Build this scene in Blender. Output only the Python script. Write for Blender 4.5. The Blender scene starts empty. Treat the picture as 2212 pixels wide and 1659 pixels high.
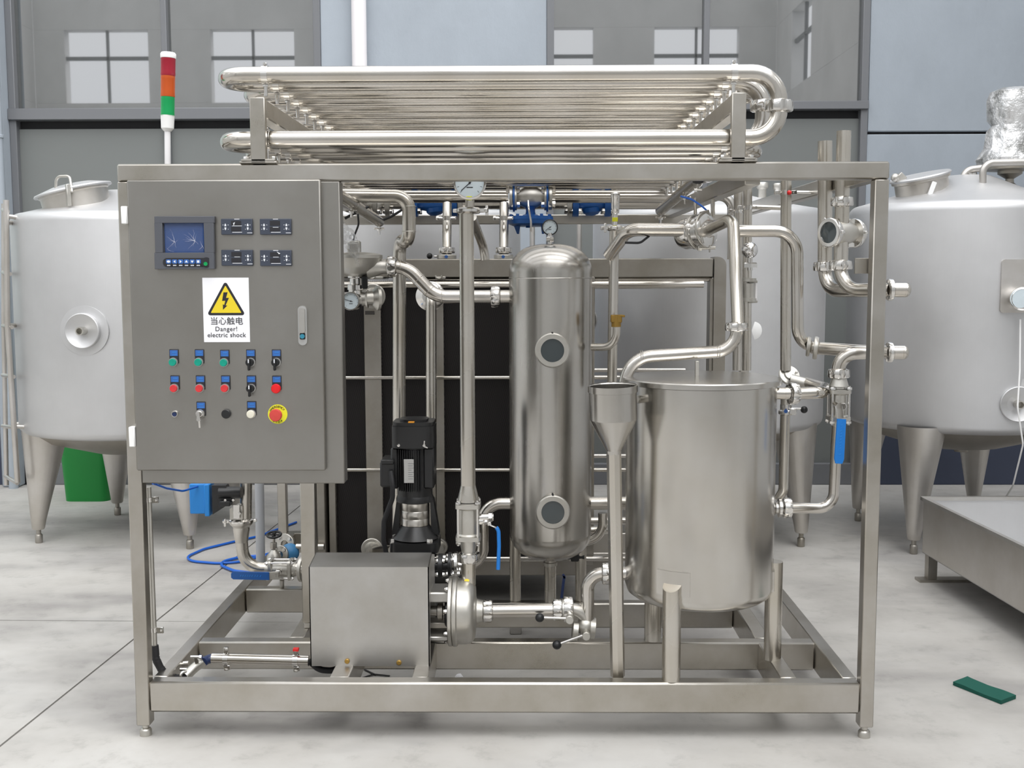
import bpy, math, random
import numpy as np
from mathutils import Vector, Matrix
random.seed(7)
sc = bpy.context.scene
C = sc.collection
PI = math.pi

# ---------------------------------------------------------------- camera, sky, light, exposure
CAM = Vector((1.1689, -3.2540, 1.3802)); PITCH, YAW, ROLL, FPX = 0.0967, -0.0125, 0.0024, 2438.53
_f = Vector((math.sin(YAW)*math.cos(PITCH), math.cos(YAW)*math.cos(PITCH), -math.sin(PITCH)))
_r = Vector((math.cos(YAW), -math.sin(YAW), 0)); _d = _f.cross(_r)
_rr = _r*math.cos(ROLL)+_d*math.sin(ROLL); _dd = -_r*math.sin(ROLL)+_d*math.cos(ROLL)
cam = bpy.data.objects.new('camera', bpy.data.cameras.new('camera')); C.objects.link(cam)
cam.data.sensor_fit = 'HORIZONTAL'; cam.data.sensor_width = 36; cam.data.lens = FPX/2212*36
cam.matrix_world = Matrix(((_rr.x, -_dd.x, -_f.x, CAM.x), (_rr.y, -_dd.y, -_f.y, CAM.y), (_rr.z, -_dd.z, -_f.z, CAM.z), (0, 0, 0, 1)))
cam.data.clip_start = .05
sc.camera = cam

w = bpy.data.worlds.new('overcast_sky'); sc.world = w; w.use_nodes = True
nt = w.node_tree; bg = nt.nodes['Background']
tc = nt.nodes.new('ShaderNodeTexCoord'); sx = nt.nodes.new('ShaderNodeSeparateXYZ'); cr = nt.nodes.new('ShaderNodeValToRGB')
nt.links.new(tc.outputs['Generated'], sx.inputs[0]); nt.links.new(sx.outputs['Z'], cr.inputs[0]); nt.links.new(cr.outputs[0], bg.inputs[0])
cr.color_ramp.elements[0].position = 0.0; cr.color_ramp.elements[0].color = (.60, .62, .66, 1)
cr.color_ramp.elements[1].position = 1.0; cr.color_ramp.elements[1].color = (1.0, 1.0, 1.0, 1)
bg.inputs[1].default_value = 1.0
sun = bpy.data.objects.new('overcast_sun', bpy.data.lights.new('overcast_sun', 'SUN')); C.objects.link(sun)
sun.data.energy = 1.0; sun.data.angle = math.radians(60); sun.rotation_euler = (math.radians(30), math.radians(20), 0)
sc.view_settings.view_transform = 'Standard'; sc.view_settings.look = 'None'
sc.view_settings.exposure = 1.16; sc.view_settings.gamma = 1.0; sc.view_settings.use_curve_mapping = False

# ---------------------------------------------------------------- points, geometry buffer
def P(px, py, Y):
    """world point on the upright plane y = Y at that spot of the photograph"""
    d = _f + _rr*((px-1106)/FPX) + _dd*((py-829.5)/FPX)
    return CAM + d*((Y-CAM.y)/d.y)
def PZ(px, py, Z):
    d = _f + _rr*((px-1106)/FPX) + _dd*((py-829.5)/FPX)
    return CAM + d*((Z-CAM.z)/d.z)
def PX(px, Y, py=829): return P(px, py, Y).x
def Pz(py, Y, px=1106): return P(px, py, Y).z
def S(Y): return FPX/(Y-CAM.y)          # pixels per metre at depth Y
X3, Y3, Z3 = Vector((1, 0, 0)), Vector((0, 1, 0)), Vector((0, 0, 1))

def basis(ax):
    ax = Vector(ax).normalized()
    u = ax.cross(Z3) if abs(ax.z) < .9 else ax.cross(X3)
    u.normalize(); return ax, u, ax.cross(u)

class G:
    def __init__(s): s.v = []; s.f = []
    def add(s, vs, fs):
        n = len(s.v); s.v += [tuple(v) for v in vs]; s.f += [tuple(i+n for i in f) for f in fs]; return s
    def box(s, x0, x1, y0, y1, z0, z1, c=.0025):
        x0, x1 = sorted((x0, x1)); y0, y1 = sorted((y0, y1)); z0, z1 = sorted((z0, z1))
        c = min(c, (x1-x0)*.3, (y1-y0)*.3, (z1-z0)*.3)
        vs = []; idx = {}
        L, H = (x0, y0, z0), (x1, y1, z1)
        for k in range(8):
            sg = [(k >> a) & 1 for a in range(3)]
            for a in range(3):      # vertex lying in the face normal to axis a
                p = [(H[b] if sg[b] else L[b]) if b == a else ((H[b]-c) if sg[b] else (L[b]+c)) for b in range(3)]
                idx[(k, a)] = len(vs); vs.append(p)
        fs = []
        for a in range(3):
            b, d = (a+1) % 3, (a+2) % 3
            for side in (0, 1):
                ks = [(side << a) | (i << b) | (j << d) for i, j in ((0, 0), (1, 0), (1, 1), (0, 1))]
                q = [idx[(k, a)] for k in ks]; fs.append(q if side else q[::-1])
        for a in range(3):          # edges along axis a
            b, d = (a+1) % 3, (a+2) % 3
            for i in (0, 1):
                for j in (0, 1):
                    k0 = (i << b) | (j << d); k1 = k0 | (1 << a)
                    q = [idx[(k0, b)], idx[(k1, b)], idx[(k1, d)], idx[(k0, d)]]
                    fs.append(q if (i ^ j) else q[::-1])
        for k in range(8):
            q = [idx[(k, a)] for a in range(3)]
            par = (k & 1) ^ ((k >> 1) & 1) ^ ((k >> 2) & 1)
            fs.append(q if par else q[::-1])
        return s.add(vs, fs)
    def bar(s, p, q, w, h, up=Z3, c=.002):
        """box section from p to q; w across, h along up"""
        p, q = Vector(p), Vector(q); d = (q-p); L = d.length; d = d/L
        u = d.cross(Vector(up)); u.normalize(); n = u.cross(d)
        g = G().box(0, L, -w/2, w/2, -h/2, h/2, c)
        m = Matrix((( d.x, -u.x, n.x, p.x), (d.y, -u.y, n.y, p.y), (d.z, -u.z, n.z, p.z), (0, 0, 0, 1)))
        return s.add([m @ Vector(v) for v in g.v], g.f)
    def lathe(s, o, ax, prof, n=32, rf=None, cap=True):
        """prof: [(radius, distance along axis)]"""
        o = Vector(o); ax, u, v = basis(ax); vs = []; fs = []
        for k, (r, t) in enumerate(prof):
            for i in range(n):
                a = 2*PI*i/n; rr = r*(rf(a, k) if rf else 1)
                vs.append(o+ax*t+u*(rr*math.cos(a))+v*(rr*math.sin(a)))
        for k in range(len(prof)-1):
            for i in range(n):
                j = (i+1) % n; fs.append((k*n+i, k*n+j, (k+1)*n+j, (k+1)*n+i))
        if cap:
            if prof[0][0] > 1e-6: fs.append(tuple(range(n-1, -1, -1)))
            if prof[-1][0] > 1e-6: fs.append(tuple((len(prof)-1)*n+i for i in range(n)))
        return s.add(vs, fs)
    def cyl(s, p, q, r, r2=None, n=24, c=0.0):
        p, q = Vector(p), Vector(q); L = (q-p).length; r2 = r if r2 is None else r2
        pr = [(r, 0), (r2, L)] if not c else [(r-c, 0), (r, c), (r2, L-c), (r2-c, L)]
        return s.lathe(p, q-p, pr, n)
    def sphere(s, c, r, n=24, ax=Z3, sq=1.0):
        pr = [(max(r*math.sin(PI*k/12), 1e-5), -r*sq*math.cos(PI*k/12)) for k in range(13)]
        return s.lathe(c, ax, pr, n, cap=False)
    def tube(s, pts, r, R=.06, n=20, cap=True, seg=9, rf=None):
        pts = [Vector(p) for p in pts]; path = [pts[0]]
        for i in range(1, len(pts)-1):
            a, b, c = pts[i-1], pts[i], pts[i+1]
            d1 = (b-a); d2 = (c-b); l1, l2 = d1.length, d2.length; d1 /= l1; d2 /= l2
            ang = d1.angle(d2)
            if ang < .02: path.append(b); continue
            t = min(R*math.tan(ang/2), l1*(.995 if i == 1 else .497), l2*(.995 if i == len(pts)-2 else .497)); Rr = t/math.tan(ang/2)
            nrm = d1.cross(d2).normalized(); ctr = b-d1*t+nrm.cross(d1)*Rr
            st = b-d1*t-ctr
            for k in range(seg+1): path.append(ctr+Matrix.Rotation(ang*k/seg, 3, nrm) @ st)
        path.append(pts[-1])
        pp = [path[0]]
        for p in path[1:]:
            if (p-pp[-1]).length > 1e-5: pp.append(p)
        path = pp; N = len(path); vs = []; fs = []
        t0 = (path[1]-path[0]).normalized(); _, u, _v = basis(t0)
        for i, p in enumerate(path):
            t = ((path[min(i+1, N-1)]-p).normalized()+(p-path[max(i-1, 0)]).normalized()).normalized()
            q = t0.rotation_difference(t); u = q @ u; u = (u-t*u.dot(t)).normalized(); t0 = t; v = t.cross(u)
            rr = r*(rf(i/(N-1)) if rf else 1)
            for k in range(n):
                a = 2*PI*k/n; vs.append(p+u*(rr*math.cos(a))+v*(rr*math.sin(a)))
        for i in range(N-1):
            for k in range(n):
                j = (k+1) % n; fs.append((i*n+k, i*n+j, (i+1)*n+j, (i+1)*n+k))
        if cap: fs.append(tuple(range(n-1, -1, -1))); fs.append(tuple((N-1)*n+k for k in range(n)))
        return s.add(vs, fs)
    def prism(s, poly, o, u, v, d0, d1):
        """polygon (a, b) in the plane o + a u + b v, pushed from d0 to d1 along u x v"""
        o, u, v = Vector(o), Vector(u), Vector(v); w_ = u.cross(v); n = len(poly)
        vs = [o+u*a+v*b+w_*d0 for a, b in poly]+[o+u*a+v*b+w_*d1 for a, b in poly]
        fs = [tuple(range(n-1, -1, -1)), tuple(range(n, 2*n))]+[(i, (i+1) % n, n+(i+1) % n, n+i) for i in range(n)]
        return s.add(vs, fs)
    def torus(s, c, ax, R, r, n=36, m=10, a0=0, a1=2*PI):
        c = Vector(c); ax, u, v = basis(ax); full = abs(a1-a0-2*PI) < 1e-6
        k = n if full else n+1; vs = []; fs = []
        for i in range(k):
            a = a0+(a1-a0)*i/n; d = u*math.cos(a)+v*math.sin(a)
            for j in range(m):
                b = 2*PI*j/m; vs.append(c+d*(R+r*math.cos(b))+ax*(r*math.sin(b)))
        for i in range(n):
            i2 = (i+1) % k
            for j in range(m):
                j2 = (j+1) % m; fs.append((i*m+j, i2*m+j, i2*m+j2, i*m+j2))
        return s.add(vs, fs)
    def hexn(s, p, ax, r, h):
        return s.lathe(p, ax, [(r, 0), (r, h*.8), (r*.85, h)], 6)
    def ringplate(s, c, ax, r0, r1, h, n=40):
        """washer: inner r0, outer r1, from c along ax by h"""
        c = Vector(c); e = min(.0015, h*.3, (r1-r0)*.3)
        return s.lathe(c, ax, [(r0, 0), (r1-e, 0), (r1, e), (r1, h-e), (r1-e, h), (r0, h), (r0, 0)], n, cap=False)

def rrect(w, h, r, n=5):
    out = []
    for cx, cy, a in ((w/2-r, h/2-r, 0), (-w/2+r, h/2-r, 90), (-w/2+r, -h/2+r, 180), (w/2-r, -h/2+r, 270)):
        for k in range(n+1):
            t = math.radians(a+90*k/n); out.append((cx+r*math.cos(t), cy+r*math.sin(t)))
    return out

def obj(name, g, m, parent=None, sharp=38):
    me = bpy.data.meshes.new(name)
    pl = Vector((0, 0, 0))
    p = parent
    while p is not None: pl = pl+p.location; p = p.parent
    me.from_pydata([(v[0]-pl.x, v[1]-pl.y, v[2]-pl.z) for v in g.v], [], g.f)
    me.polygons.foreach_set('use_smooth', [True]*len(me.polygons))
    me.set_sharp_from_angle(angle=math.radians(sharp))
    me.materials.append(M[m]); me.update()
    o = bpy.data.objects.new(name, me); C.objects.link(o)
    if parent: o.parent = parent
    return o
def thing(name, label, cat, loc=(0, 0, 0), group=None):
    o = bpy.data.objects.new(name, None); C.objects.link(o); o.location = Vector(loc); o.empty_display_size = .05
    o['label'] = label; o['category'] = cat
    if group: o['group'] = group
    return o
def tag(o, label, cat, group=None):
    o['label'] = label; o['category'] = cat
    if group: o['group'] = group
    return o
def struct(name, g, m, parent=None):
    o = obj(name, g, m, parent)
    if parent is None: o['kind'] = 'structure'
    return o
def sempty(name):
    o = bpy.data.objects.new(name, None); C.objects.link(o); o['kind'] = 'structure'; return o
def text(body, size, p, m, parent, name='lettering', rot=0.0, ext=.0004, align='CENTER', space=1.0):
    cu = bpy.data.curves.new(name, 'FONT'); cu.body = body; cu.size = size; cu.extrude = ext
    cu.align_x = align; cu.align_y = 'CENTER'; cu.space_character = space; cu.resolution_u = 3
    t = bpy.data.objects.new('tmp_text', cu); C.objects.link(t)
    dg = bpy.context.evaluated_depsgraph_get(); me = bpy.data.meshes.new_from_object(t.evaluated_get(dg))
    bpy.data.objects.remove(t); me.name = name
    pl = Vector((0, 0, 0)); q = parent
    while q is not None: pl = pl+q.location; q = q.parent
    mt = Matrix.Translation(Vector(p)-pl) @ Matrix.Rotation(PI/2, 4, 'X') @ Matrix.Rotation(rot, 4, 'Z')
    me.transform(mt); me.materials.clear(); me.materials.append(M[m])
    o = bpy.data.objects.new(name, me); C.objects.link(o); o.parent = parent
    return o

# ---------------------------------------------------------------- materials
M = {}
def _new(name):
    m = bpy.data.materials.new(name); m.use_nodes = True; M[name] = m
    return m.node_tree, m.node_tree.nodes['Principled BSDF']
def plain(name, col, rough=.5, metal=0.0, spec=.5, **kw):
    nt, b = _new(name)
    b.inputs['Base Color'].default_value = (*col, 1); b.inputs['Roughness'].default_value = rough
    b.inputs['Metallic'].default_value = metal; b.inputs['Specular IOR Level'].default_value = spec
    for k, v in kw.items(): b.inputs[k.replace('_', ' ')].default_value = v
    return nt, b
def mapped(nt, scale):
    t = nt.nodes.new('ShaderNodeTexCoord'); mp = nt.nodes.new('ShaderNodeMapping'); mp.inputs['Scale'].default_value = scale
    geo = nt.nodes.new('ShaderNodeNewGeometry')
    nt.links.new(geo.outputs['Position'], mp.inputs[0]); return mp.outputs[0]
def noise(nt, vec, scale, detail=4, rough=.6):
    n = nt.nodes.new('ShaderNodeTexNoise'); n.inputs['Scale'].default_value = scale; n.inputs['Detail'].default_value = detail
    n.inputs['Roughness'].default_value = rough; nt.links.new(vec, n.inputs['Vector']); return n.outputs['Fac']
def ramp(nt, fac, stops):
    r = nt.nodes.new('ShaderNodeValToRGB'); e = r.color_ramp.elements
    while len(e) < len(stops): e.new(.5)
    for k, (p, c) in enumerate(stops): e[k].position = p; e[k].color = (*c, 1) if len(c) == 3 else c
    nt.links.new(fac, r.inputs[0]); return r.outputs[0]
def g3(v): return (v, v, v)
def steel(name, col, rough, blotch=.06, brush=(60, 60, 2), rvar=.06, bump=.02, warm=0.0, bscale=5.0, brush_amp=.5, det=5):
    """stainless steel: cloudy tone, fine brush lines in roughness and relief"""
    nt, b = _new(name); b.inputs['Metallic'].default_value = 1
    v = mapped(nt, (1, 1, 1)); n1 = noise(nt, v, bscale, det, .6)
    lo = tuple(c*(1-blotch*2.0) for c in col); hi = tuple(min(1, c*(1+blotch)) for c in col)
    if warm: lo = (lo[0]*(1+warm*.4), lo[1], lo[2]*(1-warm))
    nt.links.new(ramp(nt, n1, [(.3, lo), (.7, hi)]), b.inputs['Base Color'])
    vb = mapped(nt, brush); n2 = noise(nt, vb, 14, 3, .7)
    mx = nt.nodes.new('ShaderNodeMix'); mx.data_type = 'FLOAT'; mx.inputs[0].default_value = brush_amp
    nt.links.new(n1, mx.inputs[2]); nt.links.new(n2, mx.inputs[3])
    mr = nt.nodes.new('ShaderNodeMapRange'); mr.inputs[1].default_value = .25; mr.inputs[2].default_value = .75
    mr.inputs[3].default_value = max(.03, rough-rvar); mr.inputs[4].default_value = rough+rvar
    nt.links.new(mx.outputs[0], mr.inputs[0]); nt.links.new(mr.outputs[0], b.inputs['Roughness'])
    if bump:
        bp = nt.nodes.new('ShaderNodeBump'); bp.inputs['Strength'].default_value = bump; bp.inputs['Distance'].default_value = .002
        nt.links.new(n2, bp.inputs['Height']); nt.links.new(bp.outputs[0], b.inputs['Normal'])
    return nt, b

steel('frame_steel', (.525, .505, .475), .31, .10, (40, 40, 40), .07, .01, .08, 4)
steel('cabinet_steel', (.345, .335, .317), .38, .05, (90, 90, 1.2), .05, .015, .03, 3)
steel('cover_steel', (.55, .54, .525), .42, .06, (60, 60, 3), .05, .012, .04, 7)
steel('pipe_steel', (.64, .615, .58), .18, .05, (10, 10, 10), .03, 0, .05, 5, 0, 1)
steel('satin_pipe', (.64, .615, .575), .27, .05, (10, 10, 10), .03, 0, .06, 5, 0, 1)
steel('vessel_steel', (.56, .545, .52), .24, .05, (30, 30, .6), .06, .012, .03, 3)
steel('tank_steel', (.60, .585, .56), .22, .05, (30, 30, .6), .05, .010, .05, 2.5)
steel('far_tank_steel', (.665, .665, .67), .56, .05, (24, 24, .5), .06, .01, .0, 1.5)
steel('far_leg_steel', (.62, .60, .58), .42, .08, (24, 24, 4), .06, .01, .06, 3)
steel('cast_steel', (.60, .585, .55), .40, .06, (80, 80, 80), .05, .02, .03, 12)
steel('nut_steel', (.76, .745, .72), .14, .03, (10, 10, 10), .02, 0, 0, 5, 0, 1)
steel('mirror_steel', (.82, .81, .80), .04, .02, (10, 10, 10), .01, 0, 0, 5, 0, 1)
steel('dull_steel', (.42, .40, .37), .45, .10, (40, 40, 4), .06, .01, .08, 5)
plain('blue_paint', (.012, .10, .36), .32); plain('handle_blue', (.01, .19, .62), .42); plain('faded_blue', (.05, .22, .45), .38)
plain('box_blue', (.02, .25, .70), .5); plain('black_plastic', (.012, .013, .014), .38); plain('rubber', (.018, .018, .02), .6)
plain('cast_black', (.018, .018, .019), .33); plain('white_plastic', (.88, .88, .87), .4); plain('white_paper', (.92, .92, .95), .6)
plain('lens_red', (.32, .012, .03), .18); plain('lens_orange', (.52, .085, .012), .18); plain('lens_green', (.005, .32, .09), .18)
plain('button_green', (.0, .30, .21), .35); plain('button_red', (.62, .035, .04), .35); plain('lamp_red', (.72, .01, .015), .22)
plain('stop_red', (.60, .06, .05), .4); plain('yellow', (.80, .62, .02), .5); plain('lime_yellow', (.78, .78, .03), .5)
plain('cream', (.75, .72, .60), .35); plain('plate_blue', (.035, .13, .42), .4); plain('panel_grey', (.045, .055, .08), .45)
plain('panel_frame', (.09, .095, .11), .45); plain('screen_blue', (.010, .05, .19), .12); plain('ink', (.015, .015, .02), .6)
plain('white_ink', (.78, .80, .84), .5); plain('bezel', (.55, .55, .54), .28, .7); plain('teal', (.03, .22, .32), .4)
plain('gauge_face', (.62, .70, .74), .5); plain('brass', (.36, .22, .05), .42, .6); plain('blue_hose', (.012, .13, .60), .35)
plain('green_bin', (.005, .22, .035), .42); plain('pad_green', (.006, .085, .062), .95); plain('sticker_red', (.7, .02, .02), .4)
plain('sticker_orange', (.8, .32, .02), .5); plain('dark_gap', (.02, .02, .022), .8); plain('joint_fill', (.17, .16, .15), .9); plain('navy', (.015, .03, .10), .4)
plain('brown_label', (.05, .045, .04), .5); plain('pvc_white', (.86, .85, .86), .35); plain('grey_conduit', (.40, .41, .43), .5)
plain('sight_dark', (.05, .065, .07), .08, 0, .8)
nt, b = plain('plastic_film', (.85, .87, .9), .12, 0, .6); b.inputs['Transmission Weight'].default_value = .85; b.inputs['IOR'].default_value = 1.12; b.inputs['Alpha'].default_value = .45
nt, b = plain('clear_glass', (1, 1, 1), .02); b.inputs['Transmission Weight'].default_value = 1; b.inputs['IOR'].default_value = 1.45

plain('gasket', (.022, .016, .016), .45, 0, .45); plain('gasket_dark', (.006, .005, .005), .6)
nt, b = _new('foil_wrap'); v = mapped(nt, (1, 1, 1)); n1 = noise(nt, v, 13, 4, .6)
b.inputs['Metallic'].default_value = .55; b.inputs['Roughness'].default_value = .28
nt.links.new(ramp(nt, n1, [(.35, (.30, .30, .29)), (.5, (.72, .72, .72)), (.7, (.85, .85, .85))]), b.inputs['Base Color'])
bp = nt.nodes.new('ShaderNodeBump'); bp.inputs['Strength'].default_value = .8; bp.inputs['Distance'].default_value = .03
nt.links.new(n1, bp.inputs['Height']); nt.links.new(bp.outputs[0], b.inputs['Normal'])
nt, b = plain('screen_film', (.85, .87, .9), .08, 0, .9); b.inputs['Alpha'].default_value = .05

# concrete floor
nt, b = _new('concrete'); v = mapped(nt, (1, 1, 1))
n1 = noise(nt, v, 1.1, 6, .65); n2 = noise(nt, v, 9, 5, .7); n3 = noise(nt, mapped(nt, (1, 2.2, 1)), .7, 4, .6)
c1 = ramp(nt, n1, [(.30, (.36, .345, .325)), (.5, (.47, .455, .43)), (.72, (.55, .54, .52))])
c2 = ramp(nt, n2, [(.28, g3(.72)), (.46, g3(.97)), (.8, g3(1.0))])
c3 = ramp(nt, n3, [(.38, (.66, .655, .67)), (.50, g3(.93)), (.6, g3(1))])
m1 = nt.nodes.new('ShaderNodeMix'); m1.data_type = 'RGBA'; m1.blend_type = 'MULTIPLY'; m1.inputs[0].default_value = .7
nt.links.new(c1, m1.inputs[6]); nt.links.new(c2, m1.inputs[7])
m2 = nt.nodes.new('ShaderNodeMix'); m2.data_type = 'RGBA'; m2.blend_type = 'MULTIPLY'; m2.inputs[0].default_value = .8
nt.links.new(m1.outputs[2], m2.inputs[6]); nt.links.new(c3, m2.inputs[7]); nt.links.new(m2.outputs[2], b.inputs['Base Color'])
b.inputs['Roughness'].default_value = .62; b.inputs['Specular IOR Level'].default_value = .35
bp = nt.nodes.new('ShaderNodeBump'); bp.inputs['Strength'].default_value = .12; bp.inputs['Distance'].default_value = .004
nt.links.new(n2, bp.inputs['Height']); nt.links.new(bp.outputs[0], b.inputs['Normal'])
# painted plaster
def plaster(name, col):
    nt, b = _new(name); v = mapped(nt, (1, 1, .6)); n1 = noise(nt, v, 1.6, 6, .65); n2 = noise(nt, v, 22, 4, .6)
    nt.links.new(ramp(nt, n1, [(.3, tuple(c*.86 for c in col)), (.65, col)]), b.inputs['Base Color'])
    b.inputs['Roughness'].default_value = .75
    bp = nt.nodes.new('ShaderNodeBump'); bp.inputs['Strength'].default_value = .18; bp.inputs['Distance'].default_value = .01
    nt.links.new(n2, bp.inputs['Height']); nt.links.new(bp.outputs[0], b.inputs['Normal'])
plaster('wall_paint', (.36, .40, .445)); plaster('dado_paint', (.045, .055, .09)); plaster('hall_paint', (.64, .64, .635)); plaster('pale_strip', (.50, .58, .58))
nt, b = plain('door_glass', (.062, .066, .063), .018, 0, 1.0); b.inputs['IOR'].default_value = 2.35
nt, b = plain('door_sheet', (.17, .18, .175), .35, 0, .6)
plain('door_frame', (.16, .165, .175), .45)
plain('drainpipe_white', (.82, .79, .80), .4)

# ---------------------------------------------------------------- fittings
def union_nut(parent, c, ax, r, name='union_nut', m='nut_steel', k=1.0):
    ax = Vector(ax).normalized(); c = Vector(c); ro = r*1.62*k; h = r*1.25
    notch = lambda a, i: .90 if (a % (PI/3)) < .30 and 1 <= i <= 4 else 1.0
    g = G().lathe(c-ax*h/2, ax, [(r*1.02, -.10*h), (r*1.25, 0), (ro*.95, .02*h), (ro, .12*h), (ro, .82*h), (ro*.93, h), (r*1.3, h*1.01), (r*1.02, h*1.12)], 48, notch, cap=False)
    return obj(name, g, m, parent)
def weld(g, c, ax, r): g.torus(c, ax, r, .0012, 24, 5); return g
def clamp_ring(parent, c, ax, r, side=X3, name='clamp', m='nut_steel'):
    """hygienic two-half clamp with its wing-nut lug on one side"""
    ax = Vector(ax).normalized(); c = Vector(c); ro = r*1.5
    g = G().lathe(c-ax*.010, ax, [(r, 0), (ro*.82, .001), (ro, .006), (ro, .014), (ro*.82, .019), (r, .020)], 36, cap=False)
    sd = Vector(side); sd = (sd-ax*sd.dot(ax)).normalized(); t = ax.cross(sd)
    g.bar(c+sd*(ro-.004), c+sd*(ro+.022), .016, .013, ax, .002)
    g.cyl(c+sd*(ro+.012)-t*.018, c+sd*(ro+.012)+t*.03, .0035, n=10)
    g.bar(c+sd*(ro+.012)+t*.022-ax*.016, c+sd*(ro+.012)+t*.022+ax*.016, .009, .006, t, .002)
    g.bar(c-sd*(ro-.004), c-sd*(ro+.012), .014, .012, ax, .002)
    return obj(name, g, m, parent)
def band(parent, c, ax, r, side=Z3, name='pipe_clip', m='nut_steel'):
    ax = Vector(ax).normalized(); c = Vector(c)
    g = G().lathe(c-ax*.008, ax, [(r, 0), (r*1.08+.001, 0), (r*1.08+.001, .016), (r, .016)], 28, cap=False)
    sd = Vector(side).normalized(); t = ax.cross(sd)
    for k in (1, -1):
        g.bar(c+sd*k*(r), c+sd*k*(r+.02), .012, .014, ax, .001)
        g.cyl(c+sd*k*(r+.012)-t*.013, c+sd*k*(r+.012)+t*.013, .0045, n=8)
    return obj(name, g, m, parent)
def flange(parent, c, ax, ro, h, m, name='flange', nb=4, rb=.008, mb='nut_steel', ph=PI/4):
    ax, u, v = basis(ax); c = Vector(c)
    o = obj(name, G().ringplate(c-ax*h/2, ax, ro*.4, ro, h, 40), m, parent)
    for k in range(nb):
        a = ph+2*PI*k/nb; p = c+(u*math.cos(a)+v*math.sin(a))*ro*.80
        g = G().hexn(p+ax*h/2, ax, rb, rb*1.1).hexn(p-ax*h/2, -ax, rb, rb*1.1)
        obj('bolt', g, mb, o)
    return o
def dial(parent, c, R, name='gauge', ring='nut_steel', depth=.035, ang=2.4, nx=Vector((0, -1, 0)), ticks=11):
    """round pressure dial facing nx"""
    c = Vector(c); nx, u, v = basis(nx)
    if v.z < 0: u, v = -u, -v
    hd = obj(name, G().lathe(c-nx*depth, nx, [(R*.9, 0), (R*.97, .004), (R*.97, depth*.8), (R*1.04, depth*.86), (R*1.04, depth*1.02), (R*.98, depth*1.08), (R*.9, depth*1.08), (R*.9, depth*.9), (.0001, depth*.9)], 44, cap=False), ring, parent)
    obj('dial_face', G().lathe(c-nx*depth*.09, nx, [(R*.9, 0), (R*.9, .001), (.0001, .001)], 36, cap=False), 'gauge_face', hd)
    g = G(); z = c-nx*(depth*.09-.0015)
    for k in range(ticks):
        a = math.radians(-45+270*k/(ticks-1)); d = u*math.cos(a)+v*math.sin(a)
        g.bar(z+d*R*.70, z+d*R*.83, R*.022, .0006, nx, .0001)
    g.bar(z-u*R*.2-v*R*.28, z+u*R*.2-v*R*.28, R*.06, .0006, nx, .0001)
    obj('scale_marks', g, 'ink', hd)['kind'] = 'stuff'
    d = u*math.cos(ang)+v*math.sin(ang)
    g = G().bar(z-d*R*.22+nx*.001, z+d*R*.72+nx*.001, R*.045, .0012, nx, .0002).cyl(z, z+nx*.003, R*.07, n=14)
    obj('needle', g, 'ink', hd)
    return hd
def ball_valve(parent, c, ax, r, L, hside, m='cast_steel'):
    """three-piece ball valve body with four tie bolts"""
    ax, u, v = basis(ax); c = Vector(c); h = L/2
    g = G().lathe(c-ax*h, ax, [(r*1.02, -.18*L), (r*1.12, -.02*L), (r*1.5, 0), (r*1.5, L*.14), (r*1.28, L*.18), (r*1.32, L*.5), (r*1.28, L*.82), (r*1.5, L*.86), (r*1.5, L), (r*1.12, L*1.02), (r*1.02, L*1.18)], 32, cap=False)
    body = obj('valve_body', g, m, parent)
    q = r*1.42
    for t in (-h+L*.07, h-L*.07):
        poly = rrect(q*2.25, q*2.25, q*.35)
        obj('end_flange', G().prism(poly, c+ax*t, u, v, -L*.055, L*.055), m, body)
    for a, b_ in ((1, 1), (1, -1), (-1, 1), (-1, -1)):
        p = c+u*a*q*.88+v*b_*q*.88
        obj('tie_bolt', G().cyl(p-ax*(h+.012), p+ax*(h+.012), .0042, n=10).hexn(p+ax*h, ax, .0085, .008).hexn(p-ax*h, -ax, .0085, .008), 'nut_steel', body)
    hs = Vector(hside).normalized()
    g = G().cyl(c+hs*r, c+hs*(r*1.9), r*.5, n=16).cyl(c+hs*r*1.9, c+hs*(r*1.9+.018), .008, n=12).hexn(c+hs*(r*1.9+.006), hs, .012, .009)
    obj('valve_stem', g, 'nut_steel', body)
    return body, c+hs*(r*1.9+.014)
def pipe(parent, pts, r, R=.06, m='pipe_steel', name='pipe', n=22):
    return obj(name, G().tube(pts, r, R, n), m, parent)
# ================================================================ THE SETTING
YW = 4.10
HT = 6.4
# floor: concrete slabs with open joints
A1, B1 = PZ(5, 1607, 0), PZ(470, 1235, 0)
H1, H2 = PZ(30, 1340, 0), PZ(640, 1344, 0)
fl = sempty('floor')
def lx(y): return A1.x+(B1.x-A1.x)*(y-A1.y)/(B1.y-A1.y)
def hy(x): return H1.y+(H2.y-H1.y)*(x-H1.x)/(H2.x-H1.x)
ci = (lx(H1.y+.02), hy(lx(H1.y+.02))); gp = .004
X0, X1, Yb, Yt = -6.8, 5.2, -7.1, 4.34
for poly in ([(X0, Yb), (lx(Yb)-gp, Yb), (ci[0]-gp, ci[1]-gp), (X0, hy(X0)-gp)],
             [(lx(Yb)+gp, Yb), (X1, Yb), (X1, Yt), (lx(Yt)+gp, Yt), (ci[0]+gp, ci[1]+.0025), (ci[0]+.95, hy(ci[0]+.95)), (ci[0]+gp, ci[1]-.0025)],
             [(X0, hy(X0)+gp), (ci[0]-gp, ci[1]+gp), (lx(Yt)-gp, Yt), (X0, Yt)]):
    obj('slab', G().prism(poly, (0, 0, 0), X3, Y3, -.12, 0), 'concrete', fl)
obj('joint_bed', G().box(X0, X1, Yb, Yt, -.2, -.004), 'joint_fill', fl)

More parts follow.
